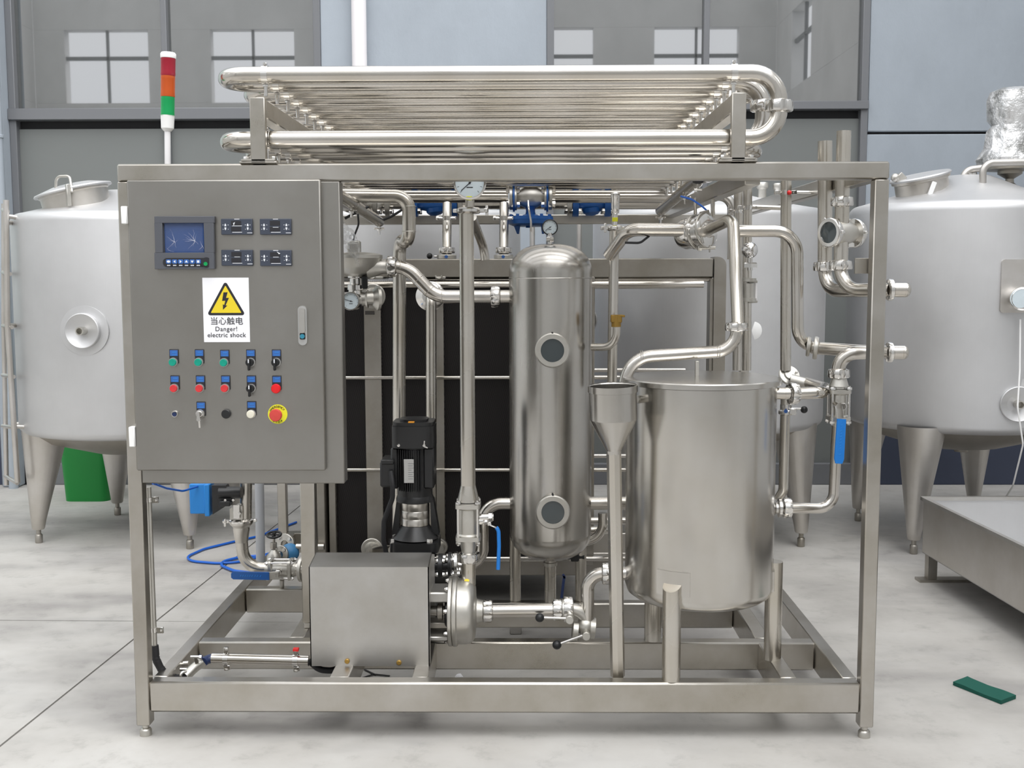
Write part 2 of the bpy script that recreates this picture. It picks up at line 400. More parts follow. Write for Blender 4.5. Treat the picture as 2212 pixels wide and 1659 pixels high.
def W(px): return PX(px, YW)
def Wz(py): return Pz(py, YW)
wb = sempty('wall_back')
dx = {'d1a': W(46), 'd1b': W(706), 'd2a': W(1181), 'd2b': W(1858)}
TOPD = 4.3
for a, b_, z0, z1, m in ((-6.8, W(9), 0, HT, 'pale_strip'), (dx['d1b'], dx['d2a'], 0, HT, 'wall_paint'),
                         (dx['d1a'], dx['d1b'], TOPD, HT, 'wall_paint'), (dx['d2a'], dx['d2b'], TOPD, HT, 'wall_paint')):
    obj('plaster_panel', G().box(a, b_, YW, YW+.25, z0, z1, .004), m, wb)
obj('plaster_panel', G().box(W(9), W(46), YW-.10, YW+.25, 0, HT, .01), 'wall_paint', wb)
zc = Wz(289)
obj('plaster_panel', G().box(dx['d2b'], 5.2, YW, YW+.25, 0, zc-.012, .006), 'wall_paint', wb)
obj('plaster_panel', G().box(dx['d2b'], 5.2, YW, YW+.25, zc+.004, HT, .006), 'wall_paint', wb)
obj('plaster_joint', G().box(dx['d2b'], 5.2, YW+.03, YW+.2, zc-.03, zc+.03), 'dark_gap', wb)
for k, (a, b_) in enumerate(((-6.8, dx['d1a']), (dx['d1b'], dx['d2a']), (dx['d2b'], 5.2))):
    struct('baseboard_back%d' % k if 0 else ('baseboard_back', 'baseboard_middle', 'baseboard_right')[k], G().box(a, b_, YW-.012, YW+.02, 0, .62, .004), 'dado_paint')
struct('trim_1', G().cyl((W(39), YW-.13, 0), (W(39), YW-.13, HT), .03, n=20).lathe((W(39), YW-.13, Wz(300)), Z3, [(.03, 0), (.036, .004), (.036, .02), (.03, .024)], 20, cap=False), 'wall_paint')

def slide_door(name, xa, xb, stiles, rail_y, fr=.045):
    """big sliding door: glossy upper panes, sheet panels below, steel frame"""
    d = sempty(name); zr1, zr0 = Wz(rail_y[0]), Wz(rail_y[1])
    xs = [xa]+[W(s) for s in stiles]+[xb]
    for x, wd in [(xa+fr/2, fr), (xb-fr/2, fr)]+[(W(s), .036) for s in stiles]:
        obj('stile', G().box(x-wd/2, x+wd/2, YW-.01, YW+.09, 0, TOPD, .004), 'door_frame', d)
    obj('rail', G().box(xa, xb, YW-.03, YW+.09, zr0, zr1, .004), 'door_frame', d)
    obj('rail', G().box(xa, xb, YW-.01, YW+.09, 0, .14, .004), 'door_frame', d)
    obj('rail', G().box(xa, xb, YW-.01, YW+.09, TOPD-.1, TOPD, .004), 'door_frame', d)
    obj('gap_strip', G().box(xa+.02, xb-.02, YW+.055, YW+.09, zr0-.055, zr0), 'dark_gap', d)
    for a, b_ in zip(xs[:-1], xs[1:]):
        obj('upper_pane', G().box(a+.012, b_-.012, YW+.04, YW+.06, zr1, TOPD-.06, .001), 'door_glass', d)
        obj('lower_panel', G().box(a+.012, b_-.012, YW+.035, YW+.06, .1, zr0-.05, .002), 'door_sheet', d)
    return d
slide_door('door_1', dx['d1a'], dx['d1b'], [378], (231, 256))
slide_door('door_2', dx['d2a'], dx['d2b'], [1516], (222, 240))

# the rest of the hall, seen only as reflections: high window bands in the front and right walls
def hall_wall(name, along, fixed, a0, a1, wins, z0=4.17, z1=5.33):
    h = sempty(name)
    def bx(s0, s1, za, zb, m='hall_paint', t=.2, nm='plaster_panel', off=0.0):
        g = G().box(s0, s1, fixed-t-off, fixed-off, za, zb, .003) if along == 'x' else G().box(fixed+off, fixed+t+off, s0, s1, za, zb, .003)
        obj(nm, g, m, h)
    bx(a0, a1, 0, z0); bx(a0, a1, z1, HT)
    ed = [a0]+[e for wn in wins for e in wn]+[a1]
    for i in range(0, len(ed), 2): bx(ed[i], ed[i+1], z0, z1)
    for s0, s1 in wins:
        m = (s0+s1)/2; zm = z0+(z1-z0)*.62
        bx(m-.02, m+.02, z0, z1, 'door_frame', .05, 'window_bar', .05); bx(s0, s1, zm-.03, zm+.03, 'door_frame', .05, 'window_bar', .05)
    return h
hall_wall('wall_front', 'x', -7.1, -6.8, 5.2, [(s, s+1.36) for s in (-6.30, -3.93, -1.53, .90, 3.24)])
hall_wall('wall_right', 'y', 5.2, -7.1, 4.35, [(-6.05, -4.85), (-2.55, -1.35), (.95, 2.15)])
hall_wall('wall_left', 'y', -7.0, -7.1, 4.35, [(-6.05, -4.85), (-2.55, -1.35), (.95, 2.15)])

# white drainpipe on the pier
xp = (W(775)+W(806))/2
dp = thing('drainpipe', 'white plastic drainpipe running up the pale blue wall behind the coil of pipes', 'pipe', (xp, YW-.07, 0))
obj('pipe', G().cyl((xp, YW-.07, .02), (xp, YW-.07, HT), (W(806)-W(775))/2, n=28), 'drainpipe_white', dp)
for z in (1.2, 3.4): obj('bracket', G().box(xp-.06, xp+.06, YW-.09, YW, z, z+.03), 'drainpipe_white', dp)

# ================================================================ BACKGROUND TANKS
def bigtank(name, label, cx, cy, R, z0, z1, rise, legs, mat='far_tank_steel', lr=(.118, .032), roll=.05):
    t = thing(name, label, 'tank', (cx, cy, 0), 'steel process tanks along the back wall')
    pr = []
    for k in range(9):      # rounded lower knuckle
        a = PI/2*k/8; pr.append((R-roll*.8+roll*.8*math.sin(a), z0+roll*.8-roll*.8*math.cos(a)))
    pr.append((R, z1-roll))
    for k in range(1, 9):
        a = PI/2*k/8*.83; pr.append((R-roll+roll*math.cos(a), z1-roll+roll*math.sin(a)))
    obj('shell', G().lathe((cx, cy, 0), Z3, [(R-.12, z0-.02)]+pr, 96, cap=False), mat, t)
    rt = pr[-1][0]; zt = pr[-1][1]
    obj('cone_top', G().lathe((cx, cy, 0), Z3, [(rt, zt-.001), (rt*.6, zt+rise*.42), (.12, zt+rise), (.0001, zt+rise+.012)], 80, cap=False), mat, t)
    obj('dished_bottom', G().lathe((cx, cy, 0), Z3, [(.0001, z0-.14), (R*.4, z0-.12), (R*.8, z0-.05), (R-.05, z0+.0)], 64, cap=False), 'dull_steel', t)
    for lx_, ly_ in legs:
        inw = Vector((cx-lx_, cy-ly_, 0)).normalized()*.055; n = 24; loops = []
        for r, z, k in ((lr[1]-.004, .072, 0), (lr[1], .078, 0), (lr[1]+.006, .12, .04), (lr[0], z0+.03, 1)):
            loops.append([Vector((lx_, ly_, z))+inw*k+Vector((r*math.cos(2*PI*i/n), r*math.sin(2*PI*i/n), 0)) for i in range(n)])
        g = G().add([p for l in loops for p in l], [tuple(range(n-1, -1, -1))]+[(k*n+i, k*n+(i+1) % n, (k+1)*n+(i+1) % n, (k+1)*n+i) for k in range(3) for i in range(n)])
        lg = obj('leg', g, 'far_leg_steel', t)
        obj('foot', G().lathe((lx_, ly_, 0), Z3, [(.017, 0), (.019, .003), (.019, .042), (.016, .046), (.012, .048), (.012, .08)], 16), 'dull_steel', lg)
    return t
def coneport(t, c, d, R, m='far_tank_steel'):
    """recessed conical port on the shell with a small pipe stub"""
    c = Vector(c); d = Vector(d).normalized()
    p = obj('port', G().lathe(c, d, [(R*1.42, -.012), (R*1.42, .001), (R*1.0, .003), (R*1.0, .03), (R*.96, .032), (R*.5, .012), (R*.28, .008), (R*.0001, .008)], 40, cap=False), m, t)
    obj('stub', G().lathe(c+d*.006, d, [(R*.24, 0), (R*.24, .05), (R*.17, .05), (R*.17, .01), (.0001, .01)], 24, cap=False), 'cast_steel', p)
    return p

# left tank
LX, LY, LR = -.93, 2.76, .585
z0L, z1L = Pz(955, LY-LR, 250), Pz(452, LY-LR, 250)
tl = bigtank('process_tank', 'large steel tank at the far left with a tilted round hatch and a ladder', LX, LY, LR, z0L, z1L, .13,
             [(-1.36, 2.47), (-.536, 2.345), (-1.196, 3.15), (-.50, 3.10)])
hc = P(168, 447, 2.5); hx = Vector((-.23, -.07, 1)).normalized()
mh = obj('hatch', G().lathe(hc-hx*.07, hx, [(.165, 0), (.165, .135), (.172, .14), (.172, .148), (.158, .148)], 48, cap=False), 'far_leg_steel', tl)
obj('hatch_lid', G().lathe(hc+hx*.078, hx, [(.19, 0), (.192, .006), (.188, .012), (.10, .035), (.0001, .042)], 48), 'far_tank_steel', mh)
hb = hc+hx*.115
obj('hatch_handle', G().tube([hb+Vector((-.03, -.12, -.03)), hb+Vector((-.025, -.12, .03)), hb+Vector((.05, -.14, .03)), hb+Vector((.075, -.18, -.05))], .007, .03, 12), 'cast_steel', mh)
hl = hc+hx*.07
obj('latch', G().bar(hl+Vector((.045, -.185, .03)), hl+Vector((.05, -.19, -.075)), .02, .02), 'cast_steel', mh)
n_ = Vector((P(182, 712, LY-LR).x-LX, -LR, 0)).normalized()
coneport(tl, Vector((LX, LY, Pz(712, 2.2)))+n_*LR, n_, .085)
# side ladder of the left tank
ld = obj('ladder_rail', G().tube([P(8, 440, 2.55), P(8, 700, 2.55), P(14, 1048, 2.55)], .012, .05, 14), 'far_leg_steel', tl)
obj('ladder_rail', G().tube([P(13, 432, 2.35), P(16, 700, 2.35), P(38, 1042, 2.35)], .014, .05, 14), 'far_leg_steel', tl)
obj('ladder_rail', G().tube([P(45, 480, 2.5), P(48, 640, 2.5), P(60, 915, 2.5)], .011, .05, 14), 'far_leg_steel', tl)
for py, d in ((455, 0), (590, 0), (705, 0), (812, 0), (922, 0), (1030, 12)):
    obj('rung', G().cyl(P(6+d*.4, py-2, 2.55), P(16+(py-432)*.036, py+2+d, 2.35), .010, n=12), 'far_leg_steel', tl)
for a, b_ in (((17, 467, 2.36), (68, 474, 2.42)), ((13, 481, 2.36), (47, 482, 2.5)), ((18, 703, 2.36), (48, 703, 2.5)), ((33, 921, 2.36), (86, 924, 2.42)), ((28, 917, 2.5), (60, 914, 2.5))):
    obj('ladder_stay', G().cyl(P(*a), P(*b_), .011, n=12), 'far_leg_steel', tl)

# right tank
RX, RY, RR = 3.44, 2.68, .575
z0R, z1R = Pz(943, RY-RR, 2090), Pz(428, RY-RR, 2090)
tr = bigtank('process_tank', 'large steel tank at the right with a wrapped stirrer motor on its top', RX, RY, RR, z0R, z1R, .15,
             [(3.085, 2.25), (3.03, 3.0), (3.80, 2.30), (3.72, 3.12)])
hc = P(1990, 396, 2.55); hx = Vector((-.22, -.10, 1)).normalized()
mh = obj('hatch', G().lathe(hc-hx*.09, hx, [(.13, 0), (.13, .10), (.142, .105), (.142, .118), (.12, .118)], 44, cap=False), 'far_leg_steel', tr)
obj('hatch_lid', G().lathe(hc+hx*.028, hx, [(.148, 0), (.15, .008), (.145, .014), (.0001, .02)], 44), 'far_tank_steel', mh)
obj('hinge', G().bar(P(1950, 392, 2.5), P(1938, 380, 2.5), .03, .05).sphere(P(1934, 384, 2.5), .022, 12), 'cast_steel', mh)
obj('latch', G().bar(P(2019, 393, 2.40), P(2008, 422, 2.40), .012, .022), 'white_plastic', tr)
obj('top_pipe', G().tube([P(2081, 400, 2.6), P(2081, 368, 2.6), P(2130, 362, 2.6)], .018, .05, 16), 'far_leg_steel', tr)
obj('top_pipe', G().tube([P(2123, 402, 2.45), P(2123, 352, 2.45), P(2215, 350, 2.45)], .017, .05, 16), 'far_leg_steel', tr)
obj('top_nozzle', G().cyl(P(2097, 400, 2.6), P(2097, 374, 2.6), .03, n=24), 'nut_steel', tr)
c0 = P(2180, 412, 2.68); 
obj('gear_neck', G().lathe(c0, Z3, [(.04, 0), (.045, .02), (.022, .04), (.02, .06), (.06, .085), (.06, .1), (.13, .105), (.13, .125)], 24), 'dull_steel', tr)
rg = random.Random(3)
prof = [(.085, .12), (.15, .135), (.155, .16), (.12, .22), (.115, .30), (.10, .33), (.115, .36), (.115, .46), (.108, .50), (.06, .52), (.0001, .525)]
wob = {}
def crumple(a, k): return wob.setdefault((round(a, 3), k), 1+rg.uniform(-.09, .09))
obj('wrapped_motor', G().lathe(c0, Z3, prof, 26, crumple, cap=False), 'foil_wrap' if 'foil_wrap' in M else 'mirror_steel', tr)
# thermometer box, port and cable on the right tank
yy = RY-RR
gpk = P(2200, 618, yy-.0)
obj('plate', G().prism(rrect(.17, .25, .015), gpk+Vector((0, .02, 0)), X3, Z3, 0, .03), 'far_leg_steel', tr)
tm = obj('thermometer', G().lathe(P(2204, 645, yy-.02), (-.25, -1, 0), [(.05, -.02), (.05, .04), (.054, .045), (.054, .06), (.046, .064), (.046, .058), (.0001, .058)], 36, cap=False), 'nut_steel', tr)
obj('dial_face', G().lathe(P(2204, 645, yy-.078), (-.25, -1, 0), [(.044, 0), (.0001, .001)], 30, cap=False), 'gauge_face', tm)
coneport(tr, P(2197, 872, yy+.01), (-.12, -1, 0), .085)
obj('cable', G().tube([P(2204, 690, yy-.02), P(2203, 800, yy-.05), P(2198, 880, yy-.09), P(2210, 960, yy-.08), P(2188, 1050, yy+.02), P(2172, 1075, yy+.3)], .004, .08, 8), 'white_plastic', tr)
obj('drain', G().cyl(P(2076, 930, 2.6), P(2076, 975, 2.6), .02, n=16).lathe(P(2076, 975, 2.6), Z3, [(.035, 0), (.035, .02)], 16), 'dull_steel', tr)

# two tanks behind the skid
M1X, M1Y = .54, 2.78
tm1 = bigtank('process_tank', 'tall steel tank behind the plate pack, left of the two behind the skid', M1X, M1Y, .60, z0L, Pz(445, M1Y-.6), .10, [(.2, 2.38), (.9, 2.40), (.15, 3.15), (.95, 3.15)])
M2X, M2Y = 2.12, 2.70
tm2 = bigtank('process_tank', 'tall steel tank behind the right half of the skid, with two capped necks', M2X, M2Y, .60, z0R-.0, Pz(440, M2Y-.6, 1500), .10,
              [(2.566, 2.40), (1.70, 2.40), (1.75, 3.12), (2.52, 3.08)])
for px, py, r in ((1646, 402, 13), (1679, 404, 10)):
    c = P(px, py+22, 2.75); s_ = S(2.75)
    obj('capped_neck', G().lathe(c, Z3, [(r*.72/s_, -.06), (r*.72/s_, 14/s_), (r*.85/s_, 16/s_), (r/s_, 18/s_), (r/s_, 27/s_), (r*.9/s_, 29/s_)], 24), 'cast_steel', tm2)
obj('manway_ring', G().lathe(P(1262, 690, 2.3), (-.55, -.8, 0), [(.03, 0), (.075, .0), (.08, .02), (.06, .03), (.03, .03)], 30, cap=False), 'nut_steel', tm2)
obj('sight_tag', G().lathe(P(1622, 714, 2.13), (.1, -1, 0), [(.05, 0), (.05, .012), (.045, .016), (.0001, .018)], 30), 'white_plastic', tm2)
# a ladder stands between the two rear tanks
lk = thing('ladder', 'narrow steel tube ladder standing between the two tanks behind the skid', 'ladder', (PX(1150, 3.5), 3.5, 0))
for px in (1150, 1250): obj('rail', G().cyl(Vector((PX(px, 3.5), 3.5, 0)), Vector((PX(px, 3.5), 3.5, 1.9)), .016, n=14), 'far_leg_steel', lk)
for k in range(7): obj('rung', G().cyl(Vector((PX(1150, 3.5), 3.5, .3+.235*k)), Vector((PX(1250, 3.5), 3.5, .3+.235*k)), .012, n=12), 'far_leg_steel', lk)

# green bin behind the left tank
cb = PZ(172, 1090, 0); 
gb = thing('bin', 'green plastic bin standing on the floor behind the far left tank', 'bin', (cb.x, cb.y+.22, 0))
ctr = Vector((cb.x, cb.y+.24, 0))
def frus(w0, d0, w1, d1, za, zb, r=.05):
    lo = rrect(w0, d0, r); hi = rrect(w1, d1, r); n = len(lo)
    vs = [ctr+Vector((a, b_, za)) for a, b_ in lo]+[ctr+Vector((a, b_, zb)) for a, b_ in hi]
    return G().add(vs, [tuple(range(n-1, -1, -1)), tuple(range(n, 2*n))]+[(i, (i+1) % n, n+(i+1) % n, n+i) for i in range(n)])
obj('body', frus(.27, .30, .32, .36, 0, .52), 'green_bin', gb)
obj('rim', frus(.345, .38, .345, .38, .52, .56), 'green_bin', gb)
obj('side_grip', G().bar(ctr+Vector((-.19, -.1, .40)), ctr+Vector((-.13, -.1, .40)), .06, .05), 'green_bin', gb)

# stainless tray at the right edge
ty0, ty1 = 1.79, .62
fl_ = PZ(1992, 1250, 0)
tz1, tz0 = Pz(1075, 1.78, 2000), Pz(1193, 1.78, 2000)
xl = P(1995, 1100, 1.78).x
tv = thing('trough', 'long stainless steel trough on a low base at the right edge of the floor', 'trough', (xl+.5, 1.2, 0))
LW, LN = 1.4, 2.3        # width to the right, length towards the camera (runs out of frame)
a_ = Vector((xl, 1.78, 0)); ex = Vector((1, .02, 0)).normalized(); ey = Vector((.056, -1, 0)).normalized()
def q_(s, t, z): p = a_+ex*s+ey*t; return (p.x, p.y, z)
def slab_(s0, s1, t0, t1, za, zb):
    vs = [q_(s0, t0, za), q_(s1, t0, za), q_(s1, t1, za), q_(s0, t1, za), q_(s0, t0, zb), q_(s1, t0, zb), q_(s1, t1, zb), q_(s0, t1, zb)]
    return G().add(vs, [(0, 1, 2, 3), (7, 6, 5, 4), (4, 5, 1, 0), (5, 6, 2, 1), (6, 7, 3, 2), (7, 4, 0, 3)])
obj('side_wall', slab_(0, .003, 0, LN, tz0, tz1), 'far_leg_steel', tv)
obj('end_wall', slab_(0, LW, 0, .003, tz0, tz1), 'far_tank_steel', tv)
obj('bottom_sheet', slab_(0, LW, 0, LN, tz0, tz0+.003), 'far_tank_steel', tv)
obj('rim', slab_(-.012, LW, -.012, .012, tz1-.012, tz1+.004), 'cover_steel', tv)
obj('rim', slab_(-.012, .006, 0, LN, tz1-.012, tz1+.003), 'cover_steel', tv)
obj('base_leg', slab_(.01, .05, .01, .05, 0, tz0), 'dull_steel', tv)
obj('base_leg', slab_(.01, .05, LN-.1, LN-.06, 0, tz0), 'dull_steel', tv)
obj('base_rail', slab_(-.03, LW, .0, .06, 0, .012), 'dull_steel', tv)
obj('base_leg', slab_(LW-.1, LW-.06, .01, .05, 0, tz0), 'dull_steel', tv)

# things lying on the floor
pc = [PZ(2059, 1468, .02), PZ(2090, 1457, .02), PZ(2195, 1497, .02), PZ(2163, 1509, .02)]
n = 12
pg = G(); top = []; 
for j in range(4):
    for i in range(n+1):
        u_, v_ = i/n, j/3
        p = (pc[0]*(1-u_)+pc[3]*u_)*(1-v_)+(pc[1]*(1-u_)+pc[2]*u_)*v_
        top.append(Vector((p.x, p.y, .0125+.0015*math.sin(u_*7+v_*2)+rg.uniform(-.0005, .0005))))
bot = [Vector((p.x, p.y, .001)) for p in top]
K = len(top); fs = []
for j in range(3):
    for i in range(n):
        a = j*(n+1)+i; fs += [(a, a+1, a+n+2, a+n+1), (K+a+n+1, K+a+n+2, K+a+1, K+a)]
edge = [i for i in range(n+1)]+[j*(n+1)+n for j in range(1, 4)]+[3*(n+1)+i for i in range(n-1, -1, -1)]+[j*(n+1) for j in range(2, 0, -1)]
for a, b_ in zip(edge, edge[1:]+edge[:1]): fs.append((b_, a, K+a, K+b_))
tag(obj('scouring_pad', pg.add(top+bot, fs), 'pad_green'), 'dark green scouring pad lying on the concrete at the right', 'pad')
hp = [PZ(*q, .008) for q in ((640, 1128), (560, 1158), (505, 1170), (440, 1186), (404, 1202), (410, 1212), (470, 1217), (520, 1214), (580, 1196))]
tag(obj('hose', G().tube(hp, .006, .12, 10, seg=8), 'blue_hose'), 'thin blue air hose in a wide loop on the floor left of the frame', 'hose')
hp = [PZ(*q, .010) for q in ((575, 1200), (520, 1203), (480, 1213), (478, 1222), (505, 1233), (560, 1240), (600, 1240))]
tag(obj('hose', G().tube(hp, .007, .10, 10, seg=8), 'blue_hose'), 'blue air hose curling below the elbow pipe with the blue handled valve', 'hose')
wp = PZ(992, 1467, .0)
tag(obj('pebble', G().lathe(wp, Z3, [(.008, 0), (.013, .004), (.013, .012), (.006, .018), (.0001, .019)], 9, lambda a, k: 1+.25*math.sin(3*a+k)), 'white_paper'), 'small crumpled white scrap lying on the floor in front of the cross beam', 'scrap')
for k, (a, b_, lab) in enumerate((((787, 1446), (812, 1458), 'short black cable tie, upper left of the three under the front pump'), ((780, 1465), (808, 1456), 'short black cable tie, lower left of the three under the front pump'), ((806, 1456), (842, 1460), 'black cable tie pointing right under the front pump'))):
    p, q = PZ(*a, .004), PZ(*b_, .004)
    tag(obj('cable_tie', G().bar(p, q, .006, .003, Z3, .0005), 'rubber'), lab, 'cable tie', 'cut cable ties under the pump')
# ================================================================ SKID FRAME
H = 1.697; PW = .041; PD = .043
zt, zb = Pz(1475, 0), Pz(1541, 0)
fr = thing('skid_frame', 'open stainless steel box frame of square tube carrying the pipework, front centre', 'frame', (1.1, 1.0, 0))
FB = 2.0
posts = ((0, PW, 0, PD), (2.2-PW, 2.2, 0, PD), (0, PW, FB-PD, FB), (2.2-PW, 2.2, FB-PD, FB))
for a, b_, c, d in posts:
    p = obj('post', G().box(a, b_, c, d, .036, H-.05, .003), 'frame_steel', fr)
    cx, cy = (a+b_)/2, (c+d)/2
    obj('foot', G().lathe((cx, cy, 0), Z3, [(.018, 0), (.018, .016), (.014, .022), (.010, .024), (.010, .037)], 18), 'cast_steel', p)
obj('top_beam', G().box(0, 2.2, 0, .05, H-.05, H, .005), 'frame_steel', fr)
obj('top_beam', G().box(0, PW, .05, FB, H-.05, H, .003), 'frame_steel', fr)
obj('top_beam', G().box(2.2-PW, 2.2, .05, FB, H-.05, H, .003), 'frame_steel', fr)
obj('rear_beam', G().box(PW, 2.2-PW, FB-.045, FB, Pz(485, FB), Pz(465, FB), .003), 'frame_steel', fr)
obj('base_beam', G().box(PW, 2.2-PW, 0, .05, zb, zt, .0058), 'frame_steel', fr)
obj('base_beam', G().box(.04, .082, .05, FB-.05, zb, zt, .003), 'frame_steel', fr)
obj('base_beam', G().box(2.118, 2.16, .05, FB-.05, zb, zt, .003), 'frame_steel', fr)
obj('base_beam', G().box(PW, 2.2-PW, FB-.05, FB, zb, zt, .003), 'frame_steel', fr)
obj('cross_beam', G().box(.082, 2.118, .37, .42, zb, zt, .005), 'frame_steel', fr)
xm = PZ(1703, 1463, zt).x
xs_ = PX(1010, .82)
obj('cross_beam', G().box(xs_, xm-.025, .815, .865, zb, zt, .005), 'frame_steel', fr)
xi = PZ(652, 1358, zt).x
obj('cross_beam', G().box(.082, .95, 1.0, 1.05, zb, zt, .005), 'frame_steel', fr)
obj('inner_rail', G().box(xm-.025, xm+.025, .05, .37, zb, zt, .003), 'frame_steel', fr)
obj('inner_rail', G().box(xm-.025, xm+.025, .42, .865, zb, zt, .003), 'frame_steel', fr)
obj('inner_rail', G().box(xi-.025, xi+.025, .42, 1.0, zb, zt, .003), 'frame_steel', fr)
for a, b_ in ((713, 754), (890, 925)):
    obj('pump_rail', G().box(PX(a, .06, 1455), PX(b_, .06, 1455), .05, .37, zb, zt-.002, .003), 'frame_steel', fr)
# cabinet leg and the posts behind it
xa, xb = PX(653, .53, 1200), PX(684, .53, 1200)
cl = obj('cabinet_leg', G().box(xa, xb, .51, .51+(xb-xa), zt+.02, Pz(1040, .53), .003), 'frame_steel', fr)
obj('leg_foot', G().box(xa+.004, xb-.004, .515, .505+(xb-xa), zt, zt+.02, .002), 'cast_steel', cl)
xcr = [PX(558, .02, 280), PX(1592, .02, 280)]        # the two coil rails
for x in xcr:
    obj('coil_rail', G().box(x+.03, x+.075, .05, FB-.045, H-.062, H-.012, .003), 'frame_steel', fr)
    A_, B_ = (P(700, 400, .5), P(819, 479, 1.2)) if x < 1 else (P(1532, 366, .5), P(1427, 455, 1.2))
    rb = obj('support_bar', G().cyl(A_, B_, .0205, n=20).sphere(B_, .0205, 18), 'satin_pipe', fr)
    for t in (.45, 1.0):
        q = A_.lerp(B_, t)
        obj('hanger_bolt', G().cyl(q-Z3*.05, q, .004, n=8).hexn(q-Z3*.036, Z3, .010, .008).cyl(q+Vector((-.02, 0, -.027)), q+Vector((.02, 0, -.027)), .004, n=8), 'nut_steel', rb)

mt_ = P(1508, 389, .35)
mq = obj('rubber_mount', G().lathe((mt_.x, .35, mt_.z-.012), Z3, [(.006, 0), (.016, .004), (.021, .018), (.021, .022)], 22), 'rubber', fr)
obj('hanger_bolt', G().cyl((mt_.x, .35, mt_.z-.04), (mt_.x, .35, mt_.z-.01), .0035, n=8).cyl((mt_.x-.012, .35, mt_.z-.03), (mt_.x+.012, .35, mt_.z-.03), .004, n=8), 'nut_steel', mq)

# ================================================================ CONTROL CABINET
CB = Vector((.3, .15, 0))
xr = PX(739, 0, 700); zcb = Pz(1045, 0, 500)
cab = thing('control_cabinet', 'stainless steel electrical control cabinet built into the front left of the frame', 'cabinet', (.33, .1, zcb))
bd = obj('cabinet_body', G().box(PW+.004, PX(742, .31, 700)-.012, .052, .31, zcb+.01, H-.075, .0035), 'cabinet_steel', cab)
obj('front_flange', G().box(PW, xr, .0005, .055, zcb, H-.05, .0035), 'cabinet_steel', cab)
Yd = -.020
def D(px, py, y=Yd): return P(px, py, y)
dx0, dx1, dz1, dz0 = D(279, 700).x, D(697.5, 700).x, D(488, 388).z, D(488, 1017).z
# the door leans a touch with the lens: built square on the mean edges
door = obj('door', G().box(dx0+.006, dx1, Yd, -.001, dz0, dz1, .004), 'cabinet_steel', cab)
for px, y0, y1 in ((273, 446, 484), (285, 921, 964)):
    p0, p1 = D(px, y0, -.012), D(px, y1, -.012); x_ = dx0-.002
    obj('hinge', G().box(x_-.009, x_+.008, -.026, -.0, p1.z, p0.z, .002), 'white_plastic', door)
# door lock handle
hc = D(654.5, 703); sc_ = 1/S(Yd)
hd = obj('door_handle', G().prism(rrect(19*sc_, 85*sc_, 9*sc_), hc, X3, Z3, .0, .009), 'bezel', door)
obj('lever', G().prism(rrect(12.5*sc_, 54*sc_, 5*sc_), hc+Vector((0, -.009, 11*sc_)), X3, Z3, 0, .007), 'cover_steel', hd)
obj('lock_recess', G().prism(rrect(12*sc_, 14*sc_, 2.5*sc_), hc+Vector((0, -.009, -23*sc_)), X3, Z3, 0, .0015), 'dark_gap', hd)
obj('lock_barrel', G().cyl(hc+Vector((0, -.009, -23*sc_)), hc+Vector((0, -.015, -23*sc_)), 5*sc_, n=20), 'teal', hd)
def plate(px0, py0, px1, py1, y0, y1, m, name, par, c=.0015):
    a, b_ = D(px0, py0), D(px1, py1)
    return obj(name, G().box(a.x, b_.x, y0, y1, b_.z, a.z, c), m, par)
# recorder
rec = plate(337, 468, 466, 581, Yd-.004, Yd, 'panel_frame', 'recorder', door, .001)
rec['label'] = 'square grey recorder with a blue screen and arrow keys'
for a in ((337, 468, 466, 482), (337, 546, 466, 581), (337, 482, 356, 546), (443, 482, 466, 546)):
    plate(*a, Yd-.016, Yd-.003, 'panel_frame', 'recorder_frame', rec, .0008)
plate(356, 481, 443, 546, Yd-.006, Yd-.004, 'screen_blue', 'screen', rec, .0005)
fg = G(); nx_, nz_ = 34, 26; a, b_ = D(358, 483), D(441, 544); rq = random.Random(11)
import mathutils.noise as mn
vs = [Vector((a.x+(b_.x-a.x)*i/nx_, Yd-.0085-.0022*abs(mn.noise(Vector((i*.22, j*.22, 3.1))))-.0012*mn.noise(Vector((i*.6, j*.55, 9))), a.z+(b_.z-a.z)*j/nz_)) for j in range(nz_+1) for i in range(nx_+1)]
fg.add(vs, [(j*(nx_+1)+i, j*(nx_+1)+i+1, (j+1)*(nx_+1)+i+1, (j+1)*(nx_+1)+i) for j in range(nz_) for i in range(nx_)])
obj('screen_film', fg, 'screen_film' if 'screen_film' in M else 'plastic_film', rec)
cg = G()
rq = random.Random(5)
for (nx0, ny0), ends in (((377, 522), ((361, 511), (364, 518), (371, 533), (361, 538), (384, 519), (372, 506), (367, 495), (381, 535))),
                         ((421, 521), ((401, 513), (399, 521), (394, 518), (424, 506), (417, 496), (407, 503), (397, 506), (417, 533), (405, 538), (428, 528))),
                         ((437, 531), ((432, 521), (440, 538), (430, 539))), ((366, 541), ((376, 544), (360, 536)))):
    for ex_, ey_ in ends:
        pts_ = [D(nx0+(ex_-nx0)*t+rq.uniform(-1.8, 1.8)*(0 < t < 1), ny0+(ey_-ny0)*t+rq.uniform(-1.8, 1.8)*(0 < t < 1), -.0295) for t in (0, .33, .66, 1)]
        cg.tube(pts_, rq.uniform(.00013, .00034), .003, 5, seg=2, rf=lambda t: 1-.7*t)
cz = obj('crease_glint', cg, 'white_ink', rec); cz['kind'] = 'stuff'  # thin white strands stand in for light glinting off the film's creases
kp = D(403, 567); s1 = 1/S(-.03)
obj('key_strip', G().prism(rrect(100*s1, 19*s1, 9*s1), D(402, 567, -.0358), X3, Z3, 0, .0012).cyl(D(446, 567, -.0365), D(446, 567, -.038), 11*s1, n=24), 'ink', rec)
yk = -.0392
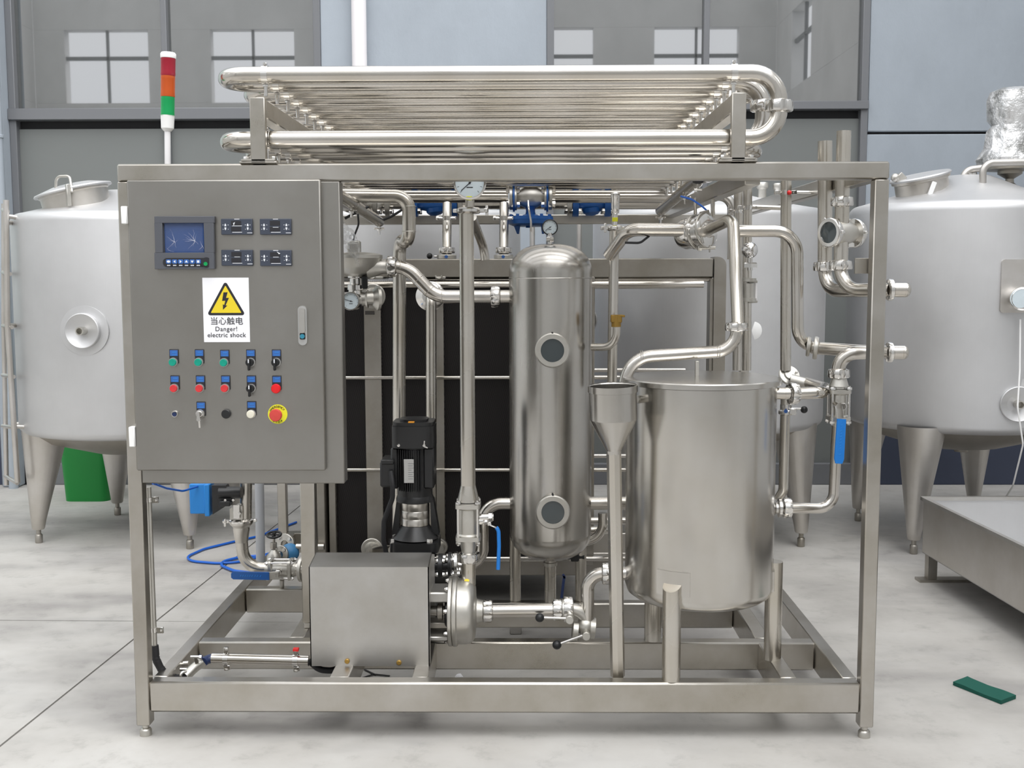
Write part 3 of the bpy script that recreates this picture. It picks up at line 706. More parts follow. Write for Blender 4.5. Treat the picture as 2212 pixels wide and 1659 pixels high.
def icon(px, py, kind):
    c = D(px, py, yk); s = 3.2*s1
    poly = {'o': [(s*1.2*math.cos(t), s*.8*math.sin(t)) for t in [2*PI*k/14 for k in range(14)]], 's': [(-s*.8, -s*.8), (s*.8, -s*.8), (s*.8, s*.8), (-s*.8, s*.8)],
            'l': [(-s*.8, 0), (s*.6, -s), (s*.6, s)], 'r': [(s*.8, 0), (-s*.6, s), (-s*.6, -s)], 'u': [(0, s), (-s, -s*.6), (s, -s*.6)], 'd': [(0, -s), (s, s*.6), (-s, s*.6)]}[kind]
    k_ = obj('key', G().prism(rrect(11*s1, 9*s1, 2*s1), c+Vector((0, .0015, 0)), X3, Z3, 0, .0008), 'plate_blue', rec)
    g = G().prism(poly, c+Vector((0, .0005, 0)), X3, Z3, 0, .0006)
    for q in (-2.5, 0, 2.5): g.box(c.x+(q-.9)*s1, c.x+(q+.9)*s1, yk, yk+.001, c.z-9.5*s1, c.z-7*s1)
    obj('key_symbol', g, 'white_ink', rec)['kind'] = 'stuff'
for px, k in ((364, 'o'), (377, 'l'), (390, 'r'), (402.5, 'u'), (415, 'd'), (428, 's')): icon(px, 565, k)
obj('round_key', G().cyl(D(444, 570, -.0375), D(444, 570, -.041), 4.2*s1, n=18), 'lens_green', rec)
# four temperature controllers
for i, (cx, cy) in enumerate(((513, 490), (596.5, 490), (513.5, 557), (597, 557.5))):
    c = plate(cx-34, cy-17, cx+34, cy+17, Yd-.010, Yd, 'panel_grey', 'temperature_controller', door, .0012)
    c['label'] = 'dark grey slotted controller, %s of the four beside the screen' % ('upper left', 'upper right', 'lower left', 'lower right')[i]
    for dy in (-7.5, 5.5):
        plate(cx-12, cy+dy-5, cx+10, cy+dy+5, Yd-.0108, Yd-.0095, 'ink', 'display_window', c, .0002)
    g = G(); k_ = 1/S(Yd)
    cc = D(cx, cy, Yd-.0104)
    def mk(x, z, w_, h_): g.box(cc.x+(x-w_/2)*k_, cc.x+(x+w_/2)*k_, cc.y-.0005, cc.y+.0008, cc.z+(z-h_/2)*k_, cc.z+(z+h_/2)*k_, .0001)
    mk(-1, -11.5, 21, 1.2); mk(-1, 2 if i != 1 else -1, 21 if i == 0 else 12, 1.0); mk(-1, 16.2, 11, 1.3); mk(26, -13, 11, 1.2)
    for x in (-26, 22):
        for sgn in (1, -1):
            g.prism([(-1.9*k_, 0), (1.9*k_, 0), (1.5*k_, sgn*4*k_), (0, sgn*6*k_), (-1.5*k_, sgn*4*k_)][::sgn], cc+Vector((x*k_, 0, (sgn*1.2)*k_)), X3, Z3, -.0004, .0006)
    for x in (-31, -20, 17, 27):
        mk(x, 4, 2, 1); mk(x, -5, 1.5, 1)
    obj('printed_marks', g, 'white_ink', c)['kind'] = 'stuff'
    if i in (0, 3):
        obj('film_flap', G().prism([(-9*k_, 8*k_), (-5*k_, 10*k_), (-8*k_, 2*k_)] if i == 0 else [(1*k_, 14*k_), (6*k_, 8*k_), (9*k_, 10*k_)], cc+Vector((0, -.001, 0)), X3, Z3, -.001, 0), 'white_ink', c)
# warning sign
sg = plate(437, 600, 540.5, 739, Yd-.0012, Yd, 'white_paper', 'warning_sign', door, .0004)
sg['label'] = 'white electric shock warning sign with a yellow triangle'
tc_ = D(488, 655, Yd-.0012); k_ = 1/S(Yd)
def tri(R, rr, cz=-1.2, n=6):
    out = []
    for a in (90, 210, 330):
        cx, cy = (R-2*rr)*math.cos(math.radians(a)), (R-2*rr)*math.sin(math.radians(a))*1.02
        for k in range(n+1):
            t = math.radians(a-60+120*k/n); out.append(((cx+rr*math.cos(t))*k_, (cy+rr*math.sin(t)+cz)*k_))
    return out
obj('triangle_border', G().prism(tri(48.9, 4.5), tc_, X3, Z3, 0, .0003), 'ink', sg)
obj('triangle_field', G().prism(tri(38.6, 1.0), tc_, X3, Z3, .0003, .0006), 'yellow', sg)
bolt = [(-4, 22), (5, 22), (1.2, 10), (7.5, 10), (-.2, -6), (3.5, -6.5), (-6, -15.5), (-6, -3.5), (-3.3, -5.5), (-.5, 4), (-7.5, 3.5)]
obj('lightning_bolt', G().prism([((x-.5)*k_, (z+1.5)*k_) for x, z in bolt][::-1], tc_, X3, Z3, .0006, .0009), 'ink', sg)
text('当心触电', 18.0*k_, D(489.5, 694.5, Yd-.0016), 'ink', sg, space=1.0)
text('Danger!', 14.0*k_, D(489, 711, Yd-.0016), 'ink', sg, space=1.08)
text('electric shock', 14.2*k_, D(489.5, 724, Yd-.0016), 'ink', sg, space=1.04)
# push buttons and switches
def nameplate(par, px, py):
    o = plate(px-10.2, py-8.5, px+10.2, py+22, Yd-.004, Yd, 'ink', 'plate_holder', par, .001)
    q = plate(px-8.6, py-6.6, px+8.6, py+5.8, Yd-.0046, Yd-.003, 'plate_blue', 'name_plate', par, .0003)
    g = G(); c = D(px, py, Yd-.0046)
    for z, w_ in ((2.2, 9), (-3.6, 11)):
        for i in range(5):
            x = (-w_/2+w_*(i+.5)/5); g.box(c.x+(x-.7)*k_, c.x+(x+.7)*k_, c.y-.0003, c.y+.0003, c.z+(z-.8)*k_, c.z+(z+.8)*k_, .00005)
    obj('plate_lettering', g, 'box_blue', par)['kind'] = 'stuff'
FW = Vector((0, -1, 0))
def bez(par, c, r, h=.010): return obj('bezel', G().lathe(c, FW, [(r, 0), (r, h*.6), (r*.93, h), (r*.80, h), (r*.78, h*.7), (.0001, h*.7)], 32, cap=False), 'bezel', par)
def button(px, py, m, lab):
    c = D(px, py); r = 10*k_
    b_ = obj('push_button', G().lathe(c, FW, [(r*.78, .004), (r*.80, .0145), (r*.72, .0165), (.0001, .0158)], 28, cap=False), m, door)
    b_['label'] = lab; bez(b_, c, r); nameplate(b_, px+1, py-19); return b_
names = ('first', 'second', 'third')
for i, (px, py) in enumerate(((375.4, 782), (430.3, 782), (485, 783))): button(px, py, 'button_green', 'green push button, %s from the left' % names[i])
for i, (px, py) in enumerate(((377.5, 838.3), (432.5, 838.3), (487, 838.3))): button(px, py, 'button_red', 'red push button in a metal ring, %s from the left' % names[i])
def selector(px, py, lab):
    c = D(px, py); r = 10*k_
    b_ = obj('selector_switch', G().lathe(c, FW, [(r*.86, 0), (r*.84, .016), (r*.76, .018), (.0001, .018)], 28, cap=False), 'black_plastic', door)
    b_['label'] = lab; bez(b_, c+Vector((1.2*k_, 0, 0)), r, .008); nameplate(b_, px+1, py-19)
    obj('knob_grip', G().box(c.x-2.6*k_, c.x+2.6*k_, c.y-.026, c.y-.012, c.z-17*k_, c.z+8.5*k_, .002), 'black_plastic', b_)
    obj('white_pointer', G().box(c.x-1.1*k_, c.x+1.1*k_, c.y-.0266, c.y-.025, c.z-.5*k_, c.z+7.5*k_, .0002), 'white_ink', b_)
selector(541.2, 782.3, 'black selector switch, left of the two in the top row'); selector(596.6, 782.3, 'black selector switch at the right end of the top row'); selector(542.4, 838.5, 'black selector switch in the middle row')
def lamp(px, py, m, r, h, lab, pl=True):
    c = D(px, py); r *= k_
    b_ = obj('indicator_lamp', G().lathe(c, FW, [(r*.97, 0), (r, .004), (r, h*.8), (r*.86, h), (r*.4, h*1.06), (.0001, h*1.07)], 30, cap=False), m, door); b_['label'] = lab
    if pl: nameplate(b_, px+1, py-19)
    return b_
lamp(597.3, 839, 'lamp_red', 10.4, .013, 'bright red domed lamp')
l_ = lamp(543, 894, 'cream', 9, .014, 'cream white button in the bottom row'); bez(l_, D(544, 894), 10*k_, .008)
lamp(489.3, 893.8, 'black_plastic', 10, .009, 'round black blanking plug', False)
c = D(379, 893.6)
pl_ = obj('push_button', G().lathe(c, FW, [(7.8*k_, 0), (7.8*k_, .008), (7.0*k_, .010), (5.4*k_, .010), (5.2*k_, .004), (.0001, .004)], 30, cap=False), 'nut_steel', door); pl_['label'] = 'small chrome button with a dark centre'
obj('dark_centre', G().lathe(c+Vector((-.6*k_, 0, -.8*k_)), FW, [(5.2*k_, .003), (4.8*k_, .008), (.0001, .0085)], 24, cap=False), 'navy', pl_)
c = D(433.8, 892.8)
ks = obj('key_switch', G().lathe(c, FW, [(10*k_, 0), (10*k_, .008), (9*k_, .011), (6.6*k_, .011), (6.4*k_, .016), (5.6*k_, .017), (.0001, .017)], 30, cap=False), 'nut_steel', door); ks['label'] = 'chrome key switch with keys hanging in it'
nameplate(ks, 434.8, 876)
obj('key', G().prism([(-2*k_, 3*k_), (2*k_, 3*k_), (4*k_, -9*k_), (5*k_, -13*k_), (0, -16*k_), (-4*k_, -13*k_), (-3.4*k_, -9*k_)][::-1], c+Vector((0, -.026, 0)), X3, Z3, 0, .002), 'nut_steel', ks)
obj('key', G().bar(c+Vector((1*k_, -.024, -12*k_)), c+Vector((1.5*k_, -.022, -30*k_)), 4*k_, .0016, Y3, .0003), 'nut_steel', ks)
c = D(600, 894.5)
es = obj('emergency_stop', G().lathe(c, FW, [(21.3*k_, 0), (21.3*k_, .0015), (.0001, .0016)], 44, cap=False), 'lime_yellow', door); es['label'] = 'red mushroom emergency stop on a round yellow plate'
obj('mushroom_head', G().lathe(c, FW, [(8*k_, 0), (8*k_, .012), (10.5*k_, .016), (13.4*k_, .022), (13.6*k_, .030), (12*k_, .034), (.0001, .035)], 36, cap=False), 'stop_red', es)
for body, r_, a0, a1, up in (('EMERGENCY', 16.6, 152, 38, 1), ('STOP', 17.6, 240, 300, -1)):
    for i, ch in enumerate(body):
        a = math.radians(a0+(a1-a0)*i/(len(body)-1))
        text(ch, 6.6*k_, c+Vector((r_*k_*math.cos(a), -.002, r_*k_*math.sin(a))), 'ink', es, rot=(a-PI/2 if up == 1 else a+PI/2))

# ---------------------------------------------------------------- signal tower
YT = .14; kt = 1/S(YT); bx = P(361, 356, YT); tx = P(363.5, 114, YT)
st = thing('signal_tower', 'red, orange and green signal light tower on a white pole above the cabinet', 'signal light', (bx.x, YT, H))
ax_ = (tx-bx).normalized()
def tp(py): t = (356-py)/(356-114); return bx+(tx-bx)*t
obj('pole', G().cyl(Vector((bx.x, YT, H-.06)), tp(280), 6.3*kt, n=20), 'pvc_white', st)
obj('pole_base', G().lathe(tp(283), ax_, [(8*kt, 0), (13.2*kt, 6*kt), (14.2*kt, 31*kt), (14.6*kt, 33*kt)], 30), 'white_plastic', st)
for y1, y0, m, r in ((251, 210, 'lens_green', 14.6), (209, 165, 'lens_orange', 15.2), (164, 126, 'lens_red', 15.6)):
    h = (y1-y0)*kt
    obj('lens', G().lathe(tp(y1), ax_, [(r*kt*.97, 0), (r*kt, .003), (r*kt*.985, h*.2), (r*kt*.985, h*.85), (r*kt, h*.87), (r*kt*.97, h)], 32), m, st)
obj('cap', G().lathe(tp(126), ax_, [(15.8*kt, 0), (16.2*kt, 2*kt), (16.2*kt, 9*kt), (14*kt, 12*kt), (.0001, 12.5*kt)], 32), 'white_plastic', st)

# ================================================================ HOLDING COIL ON TOP
Y0, PITCH_, NP = .06, .152, 13
rc = .0245
zu, zl = Pz(160, Y0), Pz(299.5, Y0)
xl0, xr0 = PX(534, Y0, 200), PX(1640, Y0, 200)
coil = thing('holding_coil', 'two layer coil of long polished steel tubes lying on top of the frame', 'tube coil', (1.1, 1.0, H))
ys = [Y0+PITCH_*k for k in range(NP)]
Rb = PITCH_/2
# right ends: first two tubes turn down to the lower layer, the rest pair up level
for k, y in enumerate(ys):
    xe = xr0-(.036 if k else .022)
    for z in (zu, zl):
        obj('tube', G().cyl((xl0, y, z), (xe, y, z), rc, n=26), 'pipe_steel', coil)
    if k < 2:
        Rv = .080; xv = xe+Rv
        b_ = obj('return_bend', G().tube([(xe, y, zu), (xv, y, zu), (xv, y, zl), (xe, y, zl)], rc, Rv, 24), 'pipe_steel', coil)
        union_nut(b_, (xv, y, Pz(232, y)), Z3, rc, k=1.0)
    for px in (xcr[0]+.015, xcr[1]-.005):
        for z in (zu, zl):
            bnd = obj('pipe_clip', G().lathe((px-.009, y, z), X3, [(rc, 0), (rc+.0025, 0), (rc+.0025, .018), (rc, .018)], 24, cap=False)
                .bar((px, y, z+rc), (px, y, z+rc+.010), .014, .010, X3, .001).cyl((px, y-.012, z+rc+.006), (px, y+.014, z+rc+.006), .004, n=8)
                .cyl((px, y, z-rc-.035), (px, y, z-rc), .0055, n=10).hexn(Vector((px, y, z-rc-.008)), Z3, .009, .006), 'nut_steel', coil)
for z in (zu, zl):
    for k in range(0, NP-1, 2):
        yc = ys[k]+Rb
        obj('return_bend', G().torus((xl0, yc, z), Z3, Rb, rc, 22, 22, 0, 2*PI) if 0 else G().tube([(xl0, ys[k], z), (xl0-Rb, ys[k], z), (xl0-Rb, ys[k+1], z), (xl0, ys[k+1], z)], rc, Rb*.999, 24, seg=12), 'pipe_steel', coil)
    for k in range(2, NP-1, 2):
        xe = xr0-.012
        obj('return_bend', G().tube([(xe, ys[k], z), (xe+Rb, ys[k], z), (xe+Rb, ys[k+1], z), (xe, ys[k+1], z)], rc, Rb*.999, 24, seg=12), 'pipe_steel', coil)
for k_i, (px0, px1, pb0, pb1, yt_) in enumerate(((540.5, 573.5, 517, 598, 208), (1580, 1611, 1553, 1636, 202))):
    a, b_ = PX(px0, 0.0, 280), PX(px1, 0.0, 280); zt2 = Pz(yt_, 0.0)
    br = obj('bracket_post', G().box(a, b_, -.004, .02, H, zt2, .0025), 'frame_steel', coil)
    obj('base_plate', G().box(PX(pb0, 0, 345), PX(pb1, 0, 345), -.004, .05, H, H+.006, .0015).box(PX(pb0+4, 0, 345), PX(pb1-4, 0, 345), -.004, .048, H+.006, H+.012, .001), 'frame_steel', br)
    for q in (pb0+12, pb1-12): obj('bolt', G().hexn(Vector((PX(q, 0, 345), .02, H+.012)), Z3, .009, .009), 'nut_steel', br)
    obj('upper_rail', G().box(a, b_, .02, 1.98, zt2-.055, zt2-.003, .003), 'frame_steel', coil)
    obj('bracket_post', G().box(a, b_, 1.955, 1.98, H-.02, zt2-.055, .002), 'frame_steel', coil)
# ================================================================ DEAERATOR VESSEL
VY, VR = .85, .1505
vx = PX(1189, VY, 800)
zv1, zv0 = Pz(527, VY), Pz(1206, VY)
ve = thing('deaerator_vessel', 'slim upright steel vessel with domed ends and two round sight glasses', 'vessel', (vx, VY, zt))
def dome(R, h, n=10, top=True, z=0):
    return [(max(R*math.cos(PI/2*k/n)**.75 if k < n else .0001, .0001), z+(h*math.sin(PI/2*k/n) if top else -h*math.sin(PI/2*k/n))) for k in range(n+1)]
zsh, zsl = Pz(588, VY), Pz(1150, VY)
obj('shell', G().lathe((vx, VY, 0), Z3, [(VR, zsl), (VR, zsh)], 80, cap=False), 'vessel_steel', ve)
obj('weld_seam', G().lathe((vx, VY, Pz(601, VY)), Z3, [(VR, -.002), (VR+.0008, 0), (VR, .002)], 80, cap=False), 'vessel_steel', ve)
obj('top_head', G().lathe((vx, VY, 0), Z3, dome(VR, zv1-zsh, 12, True, zsh), 72, cap=False), 'vessel_steel', ve)
obj('bottom_head', G().lathe((vx, VY, 0), Z3, dome(VR*.995, zsl-zv0, 12, False, zsl), 72, cap=False), 'vessel_steel', ve)
def sight(px, py):
    c = P(px, py, VY-VR-.03); c.y = VY-VR*.93
    s = obj('sight_glass', G().lathe(c, FW, [(.046, 0), (.046, .012), (.0585, .014), (.061, .018), (.061, .030), (.057, .034), (.041, .034), (.041, .028)], 44, cap=False), 'cast_steel', ve)
    obj('glass_pane', G().lathe(c+FW*.028, FW, [(.0415, 0), (.0001, .0005)], 36, cap=False), 'sight_dark', s)
    obj('ring_notch', G().box(c.x-.004, c.x+.004, c.y-.032, c.y-.012, c.z+.056, c.z+.063), 'dark_gap', s)
sight(1193.5, 757.5); sight(1194.5, 1108)
for dx_, dy_ in ((-1, 0), (.87, .02), (0, .9)):
    lxp = vx+dx_*.130; lyp = VY+dy_*.148
    zf = zt
    lg = obj('leg', G().cyl((lxp, lyp, zf), (lxp, lyp, Pz(1152, VY)), .0205, n=24, c=.002), 'satin_pipe', ve)
    if abs(dx_) > .1:
        obj('pad_plate', G().box(lxp-.016, lxp+.016, lyp-.012, lyp+.012, Pz(1152, VY), Pz(1138, VY), .004), 'vessel_steel', lg)
obj('outlet', G().cyl((vx, VY, Pz(1310, VY)), (vx, VY, zv0+.01), .0215, n=24), 'satin_pipe', ve)
obj('outlet_collar', G().lathe((vx, VY, Pz(1222, VY)), Z3, [(.0215, 0), (.026, .002), (.026, .014), (.0215, .016)], 24, cap=False), 'cast_steel', ve)
# gauge on the head
gx = P(1188, 491, .82)
gn = thing('pressure_gauge', 'small black rimmed pressure gauge standing on the domed vessel', 'gauge', (gx.x, gx.y, zv1))
obj('stem', G().cyl((gx.x, .82, zv1-.012), (gx.x, .82, gx.z-.02), .0075, n=12).hexn(Vector((gx.x, .82, zv1+.006)), Z3, .015, .018), 'nut_steel', gn)
dial(gn, gx, 16.5/S(.82), 'gauge_case', 'black_plastic', .03, math.radians(215))

# side pipes of the vessel
pv = thing('inlet_pipe', 'polished S-bend pipe running from the bowl valve down to the tall vessel', 'pipe', P(960, 640, VY))
pipe(pv, [P(838, 576, VY), P(880, 578, VY), P(940, 641, VY), Vector((vx-VR+.01, VY, Pz(641, VY)))], .0245, .10)
union_nut(pv, P(846, 576, VY), X3, .0245, k=.95); union_nut(pv, P(1070, 641, VY), X3, .0245, k=.98)
g = G()
for a, d in (((866, 576), X3), ((905, 603), P(940, 641, VY)-P(880, 578, VY)), ((928, 628), P(940, 641, VY)-P(880, 578, VY)), ((955, 641), X3)): weld(g, P(*a, VY), d, .0248)
obj('weld_ring', g, 'satin_pipe', pv)
po = thing('outlet_pipe', 'polished elbow pipe leaving the lower left of the tall vessel', 'pipe', P(1050, 1120, VY))
pipe(po, [Vector((vx-VR+.01, VY, Pz(1087, VY))), P(1043, 1087, VY), P(1043, 1222, VY), P(985, 1222, VY)], .0225, .07)
pr_ = thing('outlet_pipe', 'short horizontal pipes between the vessel and the funnel pipe, low down', 'pipe', P(1300, 1110, 1.0))
pipe(pr_, [Vector((vx+VR-.01, VY, Pz(1087, VY))), P(1420, 1087, VY)], .0245, .07)
pipe(pr_, [P(1200, 1125, 1.25), P(1450, 1125, 1.25)], .016, .07)
pipe(pr_, [P(1200, 1146, 1.05), P(1312, 1146, 1.05), P(1312, 1120, 1.6)], .016, .05)
pipe(pr_, [P(1190, 1172, .98), P(1302, 1168, .98), P(1302, 1108, .98)], .0175, .07)
pipe(pr_, [P(1230, 1207, 1.3), P(1440, 1207, 1.3)], .011, .05)
vs_ = thing('drain_valve', 'small hand valve with a dark blue lever below the tall vessel', 'valve', P(1222, 1240, .8))
obj('body', G().cyl(P(1205, 1203, .84), P(1262, 1203, .84), .009, n=14).box(*[v for v in (P(1233, 1215, .84).x, P(1250, 1215, .84).x, .83, .85, P(1240, 1212, .84).z, P(1240, 1194, .84).z)]), 'black_plastic', vs_)
obj('lever', G().bar(P(1219, 1243, .72), P(1213, 1292, .72), .010, .004, Y3), 'navy', vs_)
obj('lever_bend', G().bar(P(1216, 1240, .72), P(1220, 1250, .72), .009, .004, Y3), 'navy', vs_)

# ================================================================ BALANCE TANK
TY, TR = .24, .2305
tx_ = PX(1512, TY, 1000)
ztl = Pz(815, TY); ztb = Pz(1272, TY)
bt = thing('balance_tank', 'wide round steel balance tank with a flat lid on three tubular legs', 'tank', (tx_, TY, zt))
obj('shell', G().lathe((tx_, TY, 0), Z3, [(TR*.90, ztb-.012), (TR*.97, ztb), (TR, ztb+.022), (TR, ztl-.02)], 96, cap=False), 'tank_steel', bt)
obj('bottom', G().lathe((tx_, TY, 0), Z3, [(.0001, ztb-.035), (TR*.5, ztb-.03), (TR*.90, ztb-.012)], 64, cap=False), 'tank_steel', bt)
lidR = 171/S(TY)
ld = obj('lid', G().lathe((tx_, TY, 0), Z3, [(lidR-.004, ztl-.018), (lidR, ztl-.017), (lidR, ztl-.003), (lidR-.003, ztl), (lidR*.6, ztl+.004), (.0001, ztl+.006)], 96), 'tank_steel', bt)
obj('lid_pin', G().box(PX(1501, TY, 800), PX(1509, TY, 800), TY-.012, TY+.004, ztl+.003, Pz(780, TY), .001), 'cast_steel', ld)
for (px, Yl, yb, ytop, ri) in ((1450.5, .03, 1478, 1258, 20.5), (1410, .40, 1388, 1230, 19), (1669, .215, 1424, 1212, 19)):
    lp = PX(px, Yl, 1380); r = ri/S(Yl)
    ztop = Pz(ytop, Yl)
    if Yl < .1:
        dn = (Vector((tx_, TY, 0))-Vector((lp, Yl, 0))).normalized()
        n = 28; lo = []; hi = []
        for i in range(n):
            a = 2*PI*i/n; d = Vector((math.cos(a)*r, math.sin(a)*r, 0))
            lo.append(Vector((lp, Yl, zt))+d); hi.append(Vector((lp, Yl, ztop-.008))+d+Z3*(d.dot(dn)*.55))
        g = G().add(lo+hi, [tuple(range(n-1, -1, -1)), tuple(range(n, 2*n))]+[(i, (i+1) % n, n+(i+1) % n, n+i) for i in range(n)])
    else:
        g = G().cyl((lp, Yl, zt), (lp, Yl, ztop), r, n=28)
    lg = obj('leg', g, 'satin_pipe', bt)
    # curved pad plate on the shell
    a0 = math.atan2(Yl-TY, lp-tx_); hw = .052/TR
    if Yl < .1: za, zb_ = Pz(1292, .01), Pz(1239, .01)
    else: za, zb_ = ztb+.01, ztb+.075
    vs = []; n = 10
    for rr in (TR*.985, TR+.004):
        for z in (max(za, ztb+.012), zb_):
            for i in range(n+1):
                a = a0-hw+2*hw*i/n; vs.append((tx_+rr*math.cos(a), TY+rr*math.sin(a), z))
    m_ = n+1; fs = []
    for i in range(n):
        fs += [(2*m_+i, 2*m_+i+1, 3*m_+i+1, 3*m_+i), (m_+i, m_+i+1, i+1, i), (3*m_+i, 3*m_+i+1, m_+i+1, m_+i), (i, i+1, 2*m_+i+1, 2*m_+i)]
    fs += [(0, 2*m_, 3*m_, m_), (n, m_+n, 3*m_+n, 2*m_+n)]
    obj('pad_plate', G().add(vs, fs), 'tank_steel', lg)
# nozzle low left, to the front pump
obj('outlet_nozzle', G().cyl(P(1346, 1238, TY), Vector((tx_-TR+.03, TY, P(1346, 1238, TY).z)), .0215, n=22).lathe(P(1362, 1238, TY), X3, [(.0215, 0), (.034, .03)], 24, cap=False), 'tank_steel', bt)
obj('inlet_nozzle', G().cyl((tx_+TR-.02, TY, Pz(850, TY)), P(1700, 850, TY), .0185, n=22), 'pipe_steel', bt)
obj('return_nozzle', G().cyl((tx_+TR-.02, TY, Pz(1098, TY)), P(1683, 1098, TY), .0185, n=22).lathe(P(1661, 1098, TY), X3, [(.06, -.02), (.03, .012), (.0185, .02)], 24, cap=False), 'tank_steel', bt)
obj('side_lug', G().sphere(P(1381, 863, .17), .019, 16), 'cast_steel', bt)

# ================================================================ FUNNEL
FY = .055; kf = 1/S(FY)
fx = PX(1323.5, FY, 830)
fu = thing('funnel', 'open steel funnel on a long slender pipe in front of the balance tank', 'funnel', (fx, FY, zt))
zr_, zcy, zcn = Pz(833, FY), Pz(906, FY), Pz(974, FY); Rf = 54*kf
fb = Vector((PX(1336, FY, 1466), FY+.03, Pz(1467, FY)))
fd = (Vector((fx, FY, zr_))-fb).normalized(); fo = Vector((fx, FY, zr_)); Lc = zr_-zcy
obj('cup', G().lathe(fo, -fd, [(Rf*.96, .004), (Rf, 0), (Rf, .017), (Rf*.965, .019), (Rf*.965, zr_-zcy), (16.5*kf, zr_-zcn), (15.8*kf, zr_-zcn+.01), (14*kf, zr_-zcn), (Rf*.945, zr_-zcy), (Rf*.945, .004)], 20, cap=False), 'vessel_steel', fu, 20)
obj('rim', G().lathe(fo, -fd, [(Rf*.97, -.001), (Rf*1.005, -.001), (Rf*1.005, .018), (Rf*.97, .018)], 40, cap=False), 'vessel_steel', fu)
obj('pipe', G().lathe(fb, fd, [(16.2*kf, 0), (16.2*kf, (fo-fd*(zr_-zcn)-fb).length+.01)], 8), 'satin_pipe', fu, 20)
obj('stay', G().cyl(P(1372, 863, .1), P(1383, 863, .17), .012, n=14), 'cast_steel', fu)

# ================================================================ FRONT PUMP
Yp = .15
fp = thing('feed_pump', 'centrifugal pump under a boxy grey steel cover, low in front', 'pump', (PX(800, Yp, 1300), .27, zt))
xa, xb = PX(669, Yp, 1330), PX(927, Yp, 1330)
zq = lambda y, Y: Pz(y, Y, 800)
prof = [(.15, zq(1439, .15)), (.15, zq(1225, .15)), (.27, zq(1193.5, .27)), (.375, zq(1194, .375)), (.392, zq(1430, .39))]
th = .004
inner = [(.154, prof[0][1]), (.154, prof[1][1]-.003), (.271, prof[2][1]-.004), (.371, prof[3][1]-.004), (.388, prof[4][1])]
poly = prof+inner[::-1]
cv = obj('motor_cover', G().prism(poly, (xa, 0, 0), Y3, Z3, 0, xb-xa), 'cover_steel', fp, 25)
for x in (xa, xb-.003): obj('end_sheet', G().prism([prof[0], prof[1], prof[2], prof[3], prof[4]], (x, 0, 0), Y3, Z3, 0, .003) if x == xa else G().prism([(.15, zq(1439, .15)), prof[1], prof[2], prof[3], (.380, zq(1268, .38)), (.20, zq(1268, .38)), (.19, zq(1439, .15))], (x, 0, 0), Y3, Z3, 0, .003), 'cover_steel', cv)
for px, py in ((750, 1428), (862, 1431)):
    c = P(px, py, Yp); obj('cover_bolt', G().lathe(c, FW, [(.008, 0), (.008, .004), (.006, .006), (.0001, .0065)], 18), 'brass', cv)
for px in (739, 914): obj('pump_foot', G().cyl((PX(px, .2, 1445), .2, zt-.001), (PX(px, .2, 1445), .2, zq(1432, .2)+.03), .015, n=16), 'cast_steel', fp)
obj('motor', G().cyl((xa+.02, .27, Pz(1320, .27)), (xb-.05, .27, Pz(1320, .27)), .085, n=28).box(xa+.05, xb-.08, .20, .34, zt-.002, Pz(1320, .27)-.06), 'cast_black', fp)
YA = .27; zp = Pz(1320, YA, 1000); ka = 1/S(YA)
def pxx(px): return PX(px, YA, 1320)
br = obj('lantern', G().box(xb-.06, pxx(974), YA-.055, YA+.055, Pz(1292, YA), Pz(1270, YA), .004), 'cover_steel', fp)
obj('lantern_foot', G().box(xb-.06, pxx(974), YA-.055, YA+.055, Pz(1373, YA), Pz(1364, YA), .003), 'cover_steel', fp)
obj('shaft', G().cyl((xb-.06, YA, zp), (pxx(980), YA, zp), .017, n=18).lathe((pxx(944), YA, zp), X3, [(.017, 0), (.028, .003), (.028, .018), (.017, .02)], 18, cap=False).box(xb-.03, pxx(972), YA-.01, YA+.05, zp-.055, zp-.035), 'dull_steel', fp)
obj('seal_housing', G().lathe((pxx(962), YA, zp), X3, [(.045, 0), (.05, .004), (.05, .02)], 26), 'cast_black', fp)
obj('back_plate', G().lathe((pxx(970), YA, zp), X3, [(75*ka, 0), (76.5*ka, .002), (76.5*ka, .011), (75*ka, .013)], 64), 'cast_steel', fp)
obj('casing_rim', G().lathe((pxx(979.5), YA, zp), X3, [(76*ka, 0), (77*ka, .002), (77*ka, .012), (74*ka, .016)], 64), 'cast_steel', fp)
obj('volute', G().lathe((pxx(988), YA, zp), X3, [(72*ka, 0), (72*ka, .03), (70*ka, .043), (64*ka, .053), (54*ka, .058), (34*ka, .060), (27*ka, .063), (24.5*ka, .078), (24.5*ka, .082)], 64), 'cast_steel', fp)
for k in range(8):
    a = 2*PI*k/8+.5; p = Vector((pxx(970), YA+math.cos(a)*67*ka, zp+math.sin(a)*67*ka))
    obj('casing_bolt', G().hexn(p, -X3, .0075, .008).sphere(p-X3*.009, .005, 10), 'nut_steel', fp)
obj('yellow_tag', G().prism([(-5*ka, -2*ka), (5*ka, -3*ka), (6*ka, 1*ka), (1*ka, 3*ka), (-4*ka, 2*ka)], (pxx(1011), YA-.0705, Pz(1256, YA-.07)+.004), X3, Vector((0, .45, .89)), 0, .0005), 'yellow', fp)
